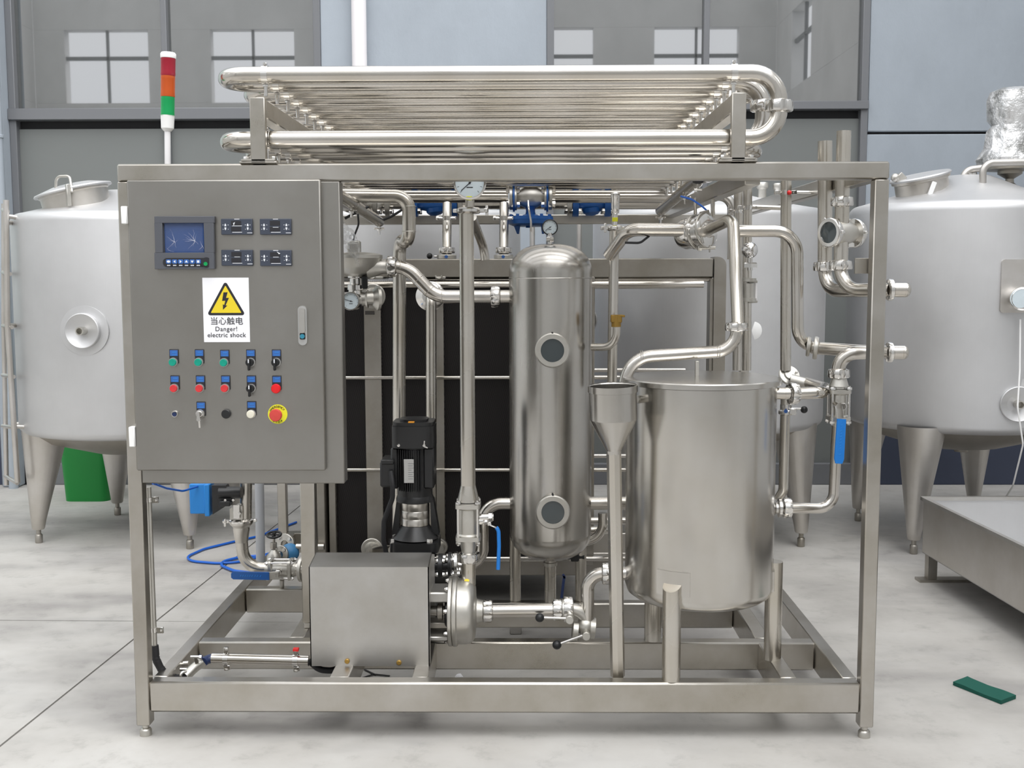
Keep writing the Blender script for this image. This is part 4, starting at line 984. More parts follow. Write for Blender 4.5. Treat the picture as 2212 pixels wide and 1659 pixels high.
# outlet riser of the front pump with gauge on top
ri = thing('riser_pipe', 'tall upright pump outlet pipe with a three-piece ball valve and blue lever', 'pipe', (pxx(1013), YA, zp))
rx0, rx1 = P(1012.5, 1255, YA), P(1013, 455, YA)
pipe(ri, [Vector((rx0.x, YA, zp+.085)), P(1012.5, 1200, YA)], .0225, .05, 'satin_pipe')
union_nut(ri, P(1012.5, 1204, YA), Z3, .0225, k=1.02)
zb0, zb1 = Pz(1166, YA), Pz(1085, YA)
xx = rx0.x
obj('reducer', G().lathe((xx, YA, 0), Z3, [(.0225, Pz(1197, YA)), (.0225, Pz(1190, YA)), (.026, Pz(1178, YA)), (.029, Pz(1164, YA))], 30, cap=False), 'cast_steel', ri)
vb, hp_ = ball_valve(ri, (xx, YA, (zb0+zb1)/2), Z3, .0245, zb1-zb0, X3)
obj('reducer', G().lathe((xx, YA, 0), Z3, [(.034, Pz(1083, YA)), (.033, Pz(1075, YA)), (.0235, Pz(1048, YA))], 30, cap=False), 'satin_pipe', ri)
obj('pipe', G().lathe((xx, YA, 0), Z3, [(.0235, Pz(1049, YA)), (.0225, Pz(452, YA))], 32), 'satin_pipe', ri)
hb = P(1046, 1118, YA-.02)
obj('valve_lever', G().cyl(P(1036, 1118, YA), P(1066, 1117, YA), .012, n=14).hexn(P(1056, 1117, YA), X3, .016, .012), 'nut_steel', ri)
lv = obj('lever_arm', G().bar(P(1056, 1128, YA-.02), P(1058, 1135, YA-.02), .012, .003, Y3).bar(P(1058, 1134, YA-.02), P(1075, 1141, YA-.02), .012, .003, Z3), 'nut_steel', ri)
obj('lever_grip', G().tube([P(1072, 1139, YA-.02), P(1077, 1146, YA-.02), P(1078, 1180, YA-.02), P(1076, 1230, YA-.02)], .0062, .03, 12), 'handle_blue', ri)
clamp_ring(ri, P(1013, 455, YA), Z3, .026, Vector((1, -.25, 0)), 'clamp')
obj('gauge_siphon', G().cyl(P(1014, 454, YA), P(1015, 432, YA), 10/S(YA), n=20).hexn(P(1015, 436, YA), Z3, .0125, .018), 'satin_pipe', ri)
pgz = thing('pressure_gauge', 'large steel rimmed pressure gauge on top of the tall front pipe', 'gauge', P(1014, 432, .25))
gc = P(1014.5, 395, .235)
dial(pgz, gc, 34/S(.235), 'gauge_case', 'nut_steel', .035, math.radians(222))
obj('stem', G().cyl(P(1015, 435, .26), P(1015, 418, .26), .010, n=16), 'nut_steel', pgz)
obj('yellow_label', G().box(P(1007, 428, .24).x, P(1020, 428, .24).x, .236, .245, P(1012, 432, .24).z, P(1012, 424, .24).z, .001), 'lime_yellow', pgz)

# suction line from the balance tank to the front pump
su = thing('suction_pipe', 'polished suction line with two black-knobbed valves, from balance tank to front pump', 'pipe', P(1150, 1320, YA))
pk = [P(1240, 1322, YA)]
obj('neck', G().lathe((pxx(1028), YA, zp), X3, [(24*ka, 0), (20*ka, .012), (17*ka, .024)], 28, cap=False), 'cast_steel', su)
union_nut(su, P(1053.5, 1320, YA), X3, .0225, k=1.0)
pipe(su, [P(1043, 1320, YA), P(1207, 1318, YA)], .0225, .05)
union_nut(su, P(1204, 1317, YA), X3, .0215, k=.98)
for px, r, w_ in ((1213, 1.3, .012), ):
    obj('valve_disc', G().lathe(P(px, 1317, YA), X3, [(.0225, 0), (.033, .002), (.033, .012), (.0225, .014)], 32, cap=False), 'cast_steel', su)
union_nut(su, P(1227, 1316, YA), X3, .023, k=1.1)
pipe(su, [P(1235, 1316, YA), P(1262, 1318, YA), P(1270, 1352, YA)], .021, .05, 'cast_steel')
obj('tee', G().lathe(P(1269, 1362, YA), Z3, [(.0205, 0), (.0205, .1)], 24).sphere(P(1266, 1352, YA), .032, 20), 'cast_steel', su)
pipe(su, [P(1269, 1362, YA), P(1269, 1239, YA), P(1340, 1239, TY), P(1350, 1239, TY)], .0215, .085)
union_nut(su, P(1310, 1239, .25), X3, .0215, k=1.0)
for (ca, ka_, kb) in (((1230, 1336), (1222, 1336), (1166, 1334)), ((1266, 1371), (1258, 1373), (1203, 1393))):
    hbz = P(*ca, YA-.05)
    obj('valve_hub', G().cyl(P(ca[0], ca[1]-6, YA), hbz+Vector((0, -.02, 0)), .0135, n=20, c=.002), 'cast_steel', su)
    hn = obj('valve_handle', G().cyl(P(*ka_, YA-.065), P(*kb, YA-.065), .0042, n=12), 'nut_steel', su)
    obj('black_knob', G().sphere(P(*kb, YA-.065), .0145, 22), 'black_plastic', hn)
obj('valve_union', G().lathe(P(1244, 1362, YA), Vector((1, 0, -.1)), [(.022, -.012), (.033, -.010), (.033, .006), (.022, .008)], 26, cap=False).lathe(P(1281, 1357, YA), Vector((1, 0, -.1)), [(.022, -.012), (.034, -.010), (.034, .006), (.022, .008)], 26, cap=False), 'cast_steel', su)

# ================================================================ MULTISTAGE PUMP
MY = .66; km = 1/S(MY)
mx_ = PX(896, MY, 1000)
mp = thing('multistage_pump', 'black vertical multistage pump with a capped motor and silver coupling guard', 'pump', (mx_, MY, zt))
def MZ(py): return Pz(py, MY, 896)
def sq(px0, px1, py0, py1, y0, y1, m, name, par=mp, c=.006):
    return obj(name, G().box(PX(px0, MY, (py0+py1)/2), PX(px1, MY, (py0+py1)/2), MY+y0, MY+y1, MZ(py1), MZ(py0), c), m, par)
cp = obj('motor_cap', G().prism(rrect(92*km, .15, .03), (mx_, MY, MZ(962)), X3, Y3, 0, MZ(916)-MZ(962)).prism(rrect(88*km, .14, .03), (mx_, MY, MZ(916)), X3, Y3, 0, MZ(908)-MZ(916)).prism(rrect(60*km, .10, .03), (mx_, MY, MZ(908)), X3, Y3, 0, MZ(903)-MZ(908)), 'cast_black', mp)
obj('orange_mark', G().box(PX(886, MY, 905), PX(899, MY, 905), MY-.072, MY-.055, MZ(908), MZ(905.5), .0005), 'sticker_orange', cp)
for px in (861, 916): obj('cap_screw', G().lathe(Vector((PX(px, MY-.075, 955), MY-.075, MZ(955))), FW, [(.006, 0), (.005, .003), (.0001, .004)], 14), 'nut_steel', cp)
obj('wing_nut', G().bar(Vector((PX(916, MY-.08, 955), MY-.082, MZ(957))), Vector((PX(917, MY-.08, 955), MY-.082, MZ(945))), .004, .003, Y3, .0005).bar(Vector((PX(916, MY-.08, 955), MY-.082, MZ(957))), Vector((PX(924, MY-.08, 955), MY-.082, MZ(960))), .004, .003, Y3, .0005), 'nut_steel', cp)
mb = obj('motor_body', G().lathe((mx_, MY, 0), Z3, [(.05, MZ(1080)), (.062, MZ(1075)), (.062, MZ(960))], 40), 'cast_black', mp)
obj('side_shroud', G().box(PX(848, MY, 1000), PX(864, MY, 1000), MY-.055, MY+.06, MZ(1050), MZ(962), .006), 'cast_black', mb)
obj('side_shroud', G().box(PX(917, MY, 1000), PX(940, MY, 1000), MY-.055, MY+.06, MZ(1050), MZ(962), .006), 'cast_black', mb)
for i in range(11):
    px = 865+i*4.8; x = PX(px, MY, 1000); dy = math.sqrt(max(.062**2-(x-mx_)**2, 0))
    obj('cooling_fin', G().box(x-.0012, x+.0012, MY-dy-.014, MY-dy+.006, MZ(1055), MZ(966), .0005), 'cast_black', mb)
npz = sq(878, 899, 984, 1034, -.083, -.078, 'bezel', 'rating_plate', mp, .0005)
npz['label'] = 'silver rating plate'
g = G(); c = Vector((PX(889, MY-.084, 1010), MY-.0832, MZ(1010)))
for j in range(8):
    wl = (.022, .016, .02, .012, .021, .015, .019, .017)[j]; g.box(c.x-.012, c.x-.012+wl, c.y-.0003, c.y+.0003, c.z+.027-.0075*j, c.z+.0282-.0075*j, .0001)
obj('plate_lettering', g, 'panel_frame', npz)['kind'] = 'stuff'
jb = sq(826, 858, 990, 1045, -.07, .03, 'cast_black', 'junction_box'); sq(828, 856, 986, 996, -.075, .035, 'cast_black', 'box_lid', jb, .003)
obj('motor_flange', G().lathe((mx_, MY, 0), Z3, [(.04, MZ(1084)), (.067, MZ(1081)), (.067, MZ(1076)), (.062, MZ(1068))], 36), 'cast_black', mp)
obj('power_cable', G().tube([Vector((PX(845, MY-.07, 1005), MY-.08, MZ(1010))), Vector((PX(849, MY-.09, 1030), MY-.10, MZ(1035))), Vector((PX(848, MY-.09, 1060), MY-.09, MZ(1065))), Vector((PX(829, MY-.08, 1110), MY-.08, MZ(1115))), Vector((PX(828, MY-.08, 1150), MY-.08, MZ(1155))), Vector((PX(842, MY-.05, 1195), MY-.05, MZ(1230)))], .0085, .05, 14), 'rubber', mp)
obj('coupling_guard', G().lathe((mx_, MY, 0), Z3, [(31*km, MZ(1132)), (31*km, MZ(1118)), (30.6*km, MZ(1117.5)), (31*km, MZ(1117)), (31*km, MZ(1101)), (30.6*km, MZ(1100.5)), (31*km, MZ(1100)), (31*km, MZ(1084))], 36), 'satin_pipe', mp)
for s_ in (-1, 1):
    obj('lantern_leg', G().prism([(s_*33*km, 0), (s_*40*km, 0), (s_*52*km, MZ(1155)-MZ(1078)), (s_*36*km, MZ(1150)-MZ(1078))][::s_], (mx_, MY+.05, MZ(1078)), X3, Z3, 0, .06), 'cast_black', mp)
obj('pump_head', G().lathe((mx_, MY, 0), Z3, [(50*km, MZ(1160)), (44*km, MZ(1153)), (36*km, MZ(1140)), (31*km, MZ(1133))], 36), 'cast_black', mp)
pf = obj('head_flange', G().prism(rrect(106*km, .17, .03), (mx_, MY, MZ(1184)), X3, Y3, 0, MZ(1163)-MZ(1184)), 'cast_black', mp)
for px in (850, 932):
    for dy in (-.065, .065): obj('bolt', G().hexn(Vector((PX(px, MY, 1160), MY+dy, MZ(1163))), Z3, .0115, .014), 'nut_steel', pf)
obj('pump_sleeve', G().cyl((mx_, MY, MZ(1300)), (mx_, MY, MZ(1184)), 33*km, n=32), 'pipe_steel', mp)
for px in (852, 862, 880, 912, 926, 936): obj('tie_rod', G().cyl((PX(px, MY, 1200), MY-.05, MZ(1300)), (PX(px, MY, 1200), MY-.05, MZ(1184)), .005, n=10), 'nut_steel', mp)
obj('pump_base', G().box(mx_-.09, mx_+.09, MY-.08, MY+.08, zt-.002, MZ(1295), .008), 'cast_black', mp)
zf_ = Pz(1216, .56)
flange(mp, P(952, 1222, .56), X3, .042, .016, 'cast_black', 'outlet_flange')
obj('outlet_neck', G().cyl(P(905, 1222, .56), P(972, 1222, .56), .026, n=22), 'cast_black', mp)
flange(mp, P(972, 1220, .56), X3, .044, .012, 'cast_black', 'outlet_flange')
flange(mp, P(985, 1219, .56), X3, .044, .012, 'nut_steel', 'outlet_flange')
bl = thing('offcut', 'pale grey square offcut standing on the floor below the slim vessel', 'offcut', PZ(1114, 1371, 0))
pz_ = PZ(1114, 1371, 0); wd = 13/S(pz_.y)
obj('block', G().box(pz_.x-wd, pz_.x+wd, pz_.y, pz_.y+.05, 0, Pz(1344, pz_.y), .003), 'cover_steel', bl)
obj('top_pad', G().box(pz_.x-wd, pz_.x+wd*.6, pz_.y, pz_.y+.05, Pz(1344, pz_.y), Pz(1342, pz_.y), .0005), 'rubber', bl)

# ================================================================ PLATE HEAT EXCHANGER
EY = 1.36; ke = 1/S(EY)
ph = thing('plate_heat_exchanger', 'plate heat exchanger with a thick pack of dark gasketed plates behind the pumps', 'heat exchanger', (PX(1100, EY, 900), 1.55, 0))
def EX(px): return PX(px, EY, 900)
def EZ(py): return Pz(py, EY, 1000)
x0, x1 = EX(724), EX(1262); z0, z1 = EZ(1203), EZ(606)
npl = 236; g = G(); dz = .0155
vs = []; fs = []; nz = int((z1-z0)/dz)
for i in range(npl):
    xb_ = x0+(x1-x0)*i/npl; b0 = len(vs)
    for j in range(nz+1):
        off = (.0013 if (i+j) % 2 else -.0013); z = z0+(z1-z0)*j/nz
        vs += [(xb_+off-.0006, EY+.55, z), (xb_+off-.0006, EY, z), (xb_+off+.0006, EY, z), (xb_+off+.0006, EY+.55, z)]
    for j in range(nz):
        a = b0+4*j; c = a+4
        fs += [(a+1, a+2, c+2, c+1)]
    t = b0; u_ = b0+4*nz
    fs += [(u_, u_+1, u_+2, u_+3)]
pk = obj('plate_pack', g.add(vs, fs), 'gasket', ph); pk['kind'] = 'stuff'
obj('pack_core', G().box(x0, x1, EY+.010, EY+.55, z0, z1-.006, .001), 'gasket_dark', ph)
for a, b_ in ((790, 826), (941, 960)):
    mpz = obj('grid_plate', G().box(EX(a), EX(b_), EY-.012, EY+.56, z0-.005, EZ(650), .002), 'dull_steel', ph)
    mpz2 = obj('carrier_hook', G().box(EX(a)+.004, EX(b_)+.01, EY-.002, EY+.2, EZ(603), EZ(597), .002).torus(Vector((EX((a+b_)/2), EY-.004, EZ(594))), Y3, .013, .004, 20, 8, 0, PI), 'cast_steel', ph)
obj('number_plate', G().box(EX(793), EX(813), EY-.014, EY-.012, EZ(679), EZ(671), .0003), 'brown_label', ph)
for a, b_, y in ((655, 682, 0), (686, 703, -.05), (708, 724, -.02)):
    obj('frame_plate', G().box(EX(a+ (3 if a == 655 else 0)), EX(b_), EY+y, EY+.62, 0.0 if a == 686 else .02, EZ(596), .003), 'dull_steel', ph)
obj('pressure_plate', G().box(EX(1262), EX(1283), EY-.03, EY+.6, z0-.03, EZ(598), .004), 'dull_steel', ph)
obj('top_beam', G().box(EX(660), EX(1538), EY+.02, EY+.10, EZ(600), EZ(559), .004), 'dull_steel', ph)
obj('carrying_bar', G().cyl((EX(700), EY-.02, EZ(615)), (EX(1514), EY-.02, EZ(615)), 7.6*ke, n=20), 'pipe_steel', ph)
obj('carrying_bar', G().cyl((EX(900), EY+.05, EZ(604.5)), (EX(1541), EY+.05, EZ(604.5)), 5*ke, n=20), 'pipe_steel', ph)
xc0, xc1 = EX(1540), EX(1566)
rr_ = .035
arc = [(xc1-xc0-rr_+rr_*math.sin(PI/2*k/6), rr_*math.cos(PI/2*k/6)-rr_) for k in range(7)]
ht = EZ(556)
obj('support_column', G().prism([(0, -ht), (xc1-xc0, -ht)]+[(a, b_) for a, b_ in arc[::-1]]+[(0, 0)], (xc0, EY+.12, ht), X3, Z3, 0, .10), 'dull_steel', ph)
obj('column_web', G().box(xc0-.014, xc0-.0005, EY+.03, EY+.11, 0, EZ(604), .001), 'dull_steel', ph)
for py, y, xe in ((815.5, -.012, 1356), (1015, -.012, 1356), (620, .60, 1480), (800, .60, 1480), (985, .60, 1400), (1206, -.012, 1360), (1196, .6, 1400)):
    yv = EY+y; 
    obj('tie_rod', G().cyl((EX(690), yv, Pz(py, yv)), (PX(xe, yv, py), yv, Pz(py, yv)), 4.4*ke if y < 0 else .0095, n=14), 'pipe_steel', ph)
obj('base_beam', G().box(EX(700), EX(1330), EY+.0, EY+.05, EZ(1243), EZ(1211), .003), 'dull_steel', ph)
for px in (716, 1270): obj('foot', G().box(EX(px)-.02, EX(px)+.02, EY+.01, EY+.05, 0, EZ(1243), .002), 'dull_steel', ph)
# port flanges on the left of the pack
def portpipe(label, px, py, R, Y, pts, m='cast_steel', r=.02):
    t = thing('port_pipe', label, 'pipe', P(px, py, Y))
    obj('flange', G().lathe(P(px, py, Y), FW, [(R, 0), (R, .008), (R*.94, .011), (R*.7, .011), (R*.5, .03), (r, .05)], 36), m, t)
    return t
t = portpipe('round cast port at the upper left of the plate pack, joined to the thermometer tee', 806, 640, 27/S(1.25), 1.25, None)
t = portpipe('round cast port low on the plate pack, left of the black pump', 804, 1185, 24/S(1.25), 1.25, None)
obj('black_clip', G().box(P(800, 1191, 1.2).x, P(828, 1191, 1.2).x, 1.19, 1.21, P(800, 1196, 1.2).z, P(800, 1189, 1.2).z, .003), 'black_plastic', t)
obj('stub', G().cyl(P(806, 1190, 1.22), P(850, 1188, 1.0), .02, n=18), 'pipe_steel', t)
t = portpipe('round cast port low on the plate pack, right of the black pump', 950, 1180, 18/S(1.25), 1.25, None)
# ================================================================ PIPEWORK, RIGHT SIDE
def T(name, label, cat, p): return thing(name, label, cat, p)
# pipe from the divert valve over and down into the balance tank lid
GY = .36
pg_ = T('return_pipe', 'polished pipe looping over from the divert valve down onto the balance tank lid', 'pipe', P(1585, 640, GY))
pipe(pg_, [P(1512, 505, .60), P(1584, 471, .40), P(1588, 560, .34), P(1594, 700, .26)], .0192, .05, 'satin_pipe')
union_nut(pg_, P(1591, 706, .26), Vector((0, 0, 1)), .0195, k=1.13)
pipe(pg_, [P(1592, 712, .26), P(1592, 757, .26), P(1362, 772, .26), P(1348, 836, .26)], .0197, .085, 'pipe_steel')
g = G(); 
for px, py in ((1548, 759), (1553, 758.6), (1383, 771), (1387, 770.6)): weld(g, P(px, py, .26), X3, .0199)
obj('weld_ring', g, 'satin_pipe', pg_)
# divert valve and its supply pipe
dv = T('divert_valve', 'chrome divert valve body with ribbed ring clamps under the top frame', 'valve', P(1515, 500, .62))
DY = .62; kd = 1/S(DY); dax = Vector((.62, -.60, .12)).normalized(); dc = P(1512, 500, DY)
obj('body', G().lathe(dc-dax*.075, dax, [(.020, -.015), (.042, -.005), (.052, .015), (.053, .045), (.058, .05), (.058, .06), (.053, .065), (.053, .085), (.059, .09), (.059, .105), (.050, .11), (.028, .111), (.024, .13)], 40), 'nut_steel', dv)
for t in (.062, .10): obj('ring_clamp', G().torus(dc-dax*.075+dax*t, dax, .057, .0045, 40, 10), 'cast_steel', dv)
obj('inlet_spigot', G().cyl(P(1478, 497, DY), dc, .0225, n=24), 'cast_steel', dv)
union_nut(dv, P(1487, 497, DY), X3, .0235, 'union_nut', k=.95)
obj('clamp_screw', G().cyl(P(1515, 536, DY-.02), P(1545, 535, DY-.02), .006, n=10).hexn(P(1515, 536, DY-.02), -X3, .010, .012).bar(P(1533, 523, DY-.02), P(1533, 545, DY-.02), .004, .012, Y3), 'cast_steel', dv)
obj('air_fitting', G().bar(P(1512, 462, DY), P(1532, 457, DY), .016, .014, Z3).cyl(P(1525, 458, DY), P(1533, 466, DY), .007, n=10), 'dull_steel', dv)
obj('air_stem', G().cyl(P(1539, 400, DY+.05), P(1540, 470, DY+.05), .0075, n=12), 'satin_pipe', dv)
obj('air_stem', G().cyl(P(1502, 430, DY+.3), P(1502, 485, DY+.1), .006, n=12), 'satin_pipe', dv)
tag(obj('air_hose', G().tube([P(1471, 424, .7), P(1495, 431, .66), P(1516, 445, .63), P(1529, 457, DY)], .0035, .06, 8), 'blue_hose'), 'thin blue air hose running down to the divert valve', 'hose')
pf_ = T('supply_pipe', 'polished bent pipe leading right into the divert valve', 'pipe', P(1400, 500, DY))
pipe(pf_, [P(1316, 552, .74), P(1350, 505, DY+.03), P(1368, 496, DY), P(1480, 497, DY)], .0222, .05)
wr = obj('cable_stub', G().tube([P(1350, 524, DY-.02), P(1383, 525, DY-.02), P(1402, 510, DY)], .004, .03, 8), 'rubber', pf_)
# sensor pipe
SY = .76
sp = T('sensor_pipe', 'tall thin pipe with a white sensor head, right of the slim vessel', 'pipe', P(1325, 700, SY))
pipe(sp, [P(1327, 492, SY), P(1322, 840, SY)], 10.6/S(SY), .05, 'satin_pipe')
clamp_ring(sp, P(1327, 493, SY), Z3, 11/S(SY), Vector((-1, -.2, 0)), 'clamp')
obj('sensor_neck', G().cyl(P(1327, 490, SY), P(1328, 462, SY), .0105, n=14), 'nut_steel', sp)
obj('yellow_label', G().box(P(1322, 478, SY).x, P(1334, 478, SY).x, SY-.013, SY-.009, P(1322, 479, SY).z, P(1322, 470, SY).z, .001), 'lime_yellow', sp)
obj('sensor_head', G().lathe(P(1329, 464, SY), Z3, [(.006, 0), (.012, .01), (.0145, .025), (.0145, .055), (.0165, .058), (.0165, .073), (.013, .077)], 26), 'nut_steel', sp)
sb = obj('brass_valve', G().cyl(P(1331, 706, SY-.05), P(1331, 680, SY-.05), .017, n=18).box(P(1319, 692, SY-.05).x, P(1343, 692, SY-.05).x, SY-.066, SY-.034, P(1331, 697, SY-.05).z, P(1331, 680, SY-.05).z, .003).bar(P(1338, 682, SY-.06), P(1350, 683, SY-.06), .012, .008, Z3), 'brass', sp)
pe = T('elbow_pipe', 'thin elbow pipe with brass valve leaving the right of the slim vessel', 'pipe', P(1300, 752, SY-.05))
pipe(pe, [Vector((vx+VR-.004, SY, Pz(750, SY))), P(1332, 750, SY-.05), P(1332, 706, SY-.05)], 8.3/S(SY), .055, 'satin_pipe')
# long drop pipe on the right, leaving past the post
HY = .42
ph_ = T('product_pipe', 'polished pipe dropping at the right and leaving through the right post', 'pipe', P(1722, 640, HY))
pipe(ph_, [P(1585, 499, HY), P(1722, 499, HY), P(1723, 748, HY), P(1760, 748, HY+.02)], .0195, .075)
obj('flange_ring', G().lathe(P(1742, 748, HY), Vector((1, -.25, -.1)), [(.02, 0), (.031, .001), (.033, .006), (.031, .012), (.02, .013)], 36, cap=False).lathe(P(1757, 751, HY-.01), Vector((1, -.25, -.1)), [(.02, 0), (.036, .001), (.038, .008), (.036, .014), (.02, .015)], 36, cap=False), 'cast_steel', ph_)
pipe(ph_, [P(1755, 751, HY-.01), P(1850, 758, .3), P(1926, 761, .18)], .0205, .2)
obj('end_ring', G().lathe(P(1916, 761, .18), X3, [(.019, 0), (.029, .001), (.031, .004), (.031, .013), (.027, .016), (.019, .017)], 32, cap=False), 'nut_steel', ph_)
pkk = T('drain_pipe', 'polished pipe with a ball valve and hanging blue lever, right of the balance tank', 'pipe', P(1810, 850, .26))
KY = .26
pipe(pkk, [P(1895, 761, KY-.02), P(1811, 763, KY), P(1811, 800, KY)], .0215, .075)
union_nut(pkk, P(1812, 807, KY), Z3, .021, k=1.0)
obj('neck', G().lathe(P(1812, 834, KY), Z3, [(.030, 0), (.027, .01), (.022, .028)], 28, cap=False), 'cast_steel', pkk)
vb2, hp2 = ball_valve(pkk, P(1811, 874, KY), Z3, .0205, 68/S(KY), FW)
lz = P(1812, 876, KY-.085)
la = obj('lever_arm', G().bar(lz, P(1815, 904, KY-.09), .022, .003, Y3).cyl(lz+Vector((0, .04, 0)), lz+Vector((0, -.006, 0)), .010, n=6), 'nut_steel', pkk)
lh = P(1817, 905, KY-.092); le = P(1811, 1001, KY-.10)
dl = (le-lh).normalized(); ul = dl.cross(Y3).normalized()
L_ = (le-lh).length
obj('blue_grip', G().prism([(-.0135, 0), (.0135, 0), (.0145, L_*.9), (.010, L_), (-.010, L_), (-.0145, L_*.9)], lh, -ul, dl, 0, .007), 'handle_blue', pkk)
g = G()
for i, (t, wd) in enumerate(((.14, .5), (.2, .3), (.27, .7), (.33, .5), (.40, .8), (.46, .4), (.53, .7), (.6, .3), (.66, .6), (.80, .9))):
    c = lh+dl*(L_*t)+Vector((0, -.0075, 0)); g.bar(c-ul*.004*wd, c+ul*.005*wd-dl*.003, .0018, .0006, Y3, .0001)
obj('raised_lettering', g, 'box_blue', pkk)['kind'] = 'stuff'
pipe(pkk, [P(1809, 914, KY), P(1800, 1098, KY), P(1700, 1097, TY), P(1683, 1097, TY)], .0170, .05, 'pipe_steel')
union_nut(pkk, P(1700, 1097, TY), X3, .0195, k=1.0)
obj('union_ring', G().lathe(P(1680, 1097, TY), X3, [(.02, 0), (.030, .002), (.030, .010), (.02, .012)], 30, cap=False), 'nut_steel', pkk)
# overflow branch at the upper right of the tank
ov = T('overflow_pipe', 'short polished branch pipe at the upper right of the balance tank', 'pipe', P(1730, 850, TY))
pipe(ov, [P(1695, 850, TY), P(1775, 848, TY), P(1782, 838, .5), P(1740, 826, .7)], .0195, .03)
union_nut(ov, P(1713, 850, TY), Vector((1, .25, 0)), .0195, k=1.1)
obj('taper', G().lathe(P(1708, 822, .69), Vector((1, -.35, -.22)), [(.023, 0), (.022, .03), (.018, .09)], 26, cap=False), 'cast_steel', ov)
# upright pipes behind the balance tank
v1 = T('upright_pipe', 'upright steel pipe with a red dot clip, third from the tank on the right', 'pipe', P(1697, 700, .72))
V1 = .72
pipe(v1, [P(1698, 384, V1), P(1697, 800, V1)], 11.4/S(V1), .05, 'satin_pipe')
obj('flange', G().lathe(P(1704, 812, V1), Vector((.15, -.8, .5)), [(.012, 0), (.038, .001), (.039, .006), (.036, .009), (.022, .010), (.019, .016)], 36), 'cast_steel', v1)
for a in range(4):
    obj('bolt', G().sphere(P(1704, 812, V1)+Vector((.029*math.cos(a*1.57+.6), -.012, .024*math.sin(a*1.57+.6))), .005, 10), 'nut_steel', v1)
band(v1, P(1697, 416, V1), Z3, 11.4/S(V1), X3)
obj('red_dot', G().sphere(P(1705, 416, V1-.02), 5/S(V1), 14), 'sticker_red', v1)
obj('clip_rod', G().cyl(P(1712, 415, V1), P(1765, 416, V1), .006, n=12), 'nut_steel', v1)
v1b = T('tap_pipe', 'lower upright pipe with a small blue-dotted tap beside the balance tank', 'pipe', P(1690, 980, .34))
pipe(v1b, [P(1697, 860, .34), P(1692, 1060, .34), P(1680, 1080, .34)], .0155, .04, 'satin_pipe')
obj('tap_body', G().lathe(P(1698, 890, .34), Z3, [(.017, -.01), (.024, -.006), (.024, .004), (.019, .008), (.019, .025)], 26).bar(P(1704, 888, .32), P(1720, 890, .32), .016, .02, Z3), 'nut_steel', v1b)
obj('blue_dot', G().cyl(P(1697.5, 888.5, .31), P(1697.5, 888.5, .303), 4.2/S(.31), n=16), 'plate_blue', v1b)
obj('tap_rod', G().cyl(P(1705, 882, .33), P(1730, 883, .33), .003, n=10), 'nut_steel', v1b)
obj('black_knob', G().sphere(P(1737, 885, .33), .0115, 16), 'black_plastic', v1b)
v2 = T('sight_pipe', 'upright pipe carrying a mirror-bright steel ball above a tube level sight', 'pipe', P(1616, 640, .9))
V2 = .92; k2 = 1/S(V2)
pipe(v2, [P(1615, 386, V2), P(1613, 800, V2)], 9.6*k2, .05, 'satin_pipe')
obj('steel_ball', G().sphere(P(1619.5, 540.5, V2-.045), 17.3*k2, 32), 'mirror_steel', v2)
obj('ball_stem', G().cyl(P(1620, 556, V2-.045), P(1620, 584, V2-.045), .010, n=16).hexn(P(1620, 578, V2-.045), Z3, .027, .018), 'nut_steel', v2)
for py in (609, 652): obj('gland', G().lathe(P(1617, py, V2-.045), Z3, [(.02, 0), (.028, .001), (.028, .013), (.02, .014)], 26).bar(P(1617, py, V2-.045), P(1636, py-1, V2-.045), .014, .010, Z3), 'cast_steel', v2)
obj('level_body', G().cyl(P(1617, 650, V2-.045), P(1617, 612, V2-.045), .0215, n=22), 'cast_steel', v2)
obj('glass_tube', G().cyl(P(1633, 650, V2-.045), P(1633, 610, V2-.045), .0045, n=12), 'pvc_white', v2)
band(v2, P(1615, 448, V2), Z3, 9.6*k2, X3, 'pipe_clip')
obj('clip_rod', G().cyl(P(1625, 447, V2), P(1688, 449, V2), .0085, n=12), 'satin_pipe', v2)
obj('top_gasket', G().cyl(P(1615, 385, V2), P(1615, 380, V2), 13*k2, n=20), 'rubber', v2)
v3 = T('upright_pipe', 'upright steel pipe with a level elbow at its top, behind the looping pipe', 'pipe', P(1594, 600, 1.1))
V3 = 1.1
pipe(v3, [P(1595, 400, V3), P(1592, 800, V3)], 9.5/S(V3), .05, 'satin_pipe')
band(v3, P(1594, 456, V3), Z3, 9.5/S(V3), X3)
v4 = T('header_elbow', 'bright elbow pipe turning down under the top frame, right of the blue hose', 'pipe', P(1570, 430, 1.25))
pipe(v4, [P(1500, 424, 1.25), P(1581, 424, 1.25), P(1581, 560, 1.25)], 10/S(1.25), .05)
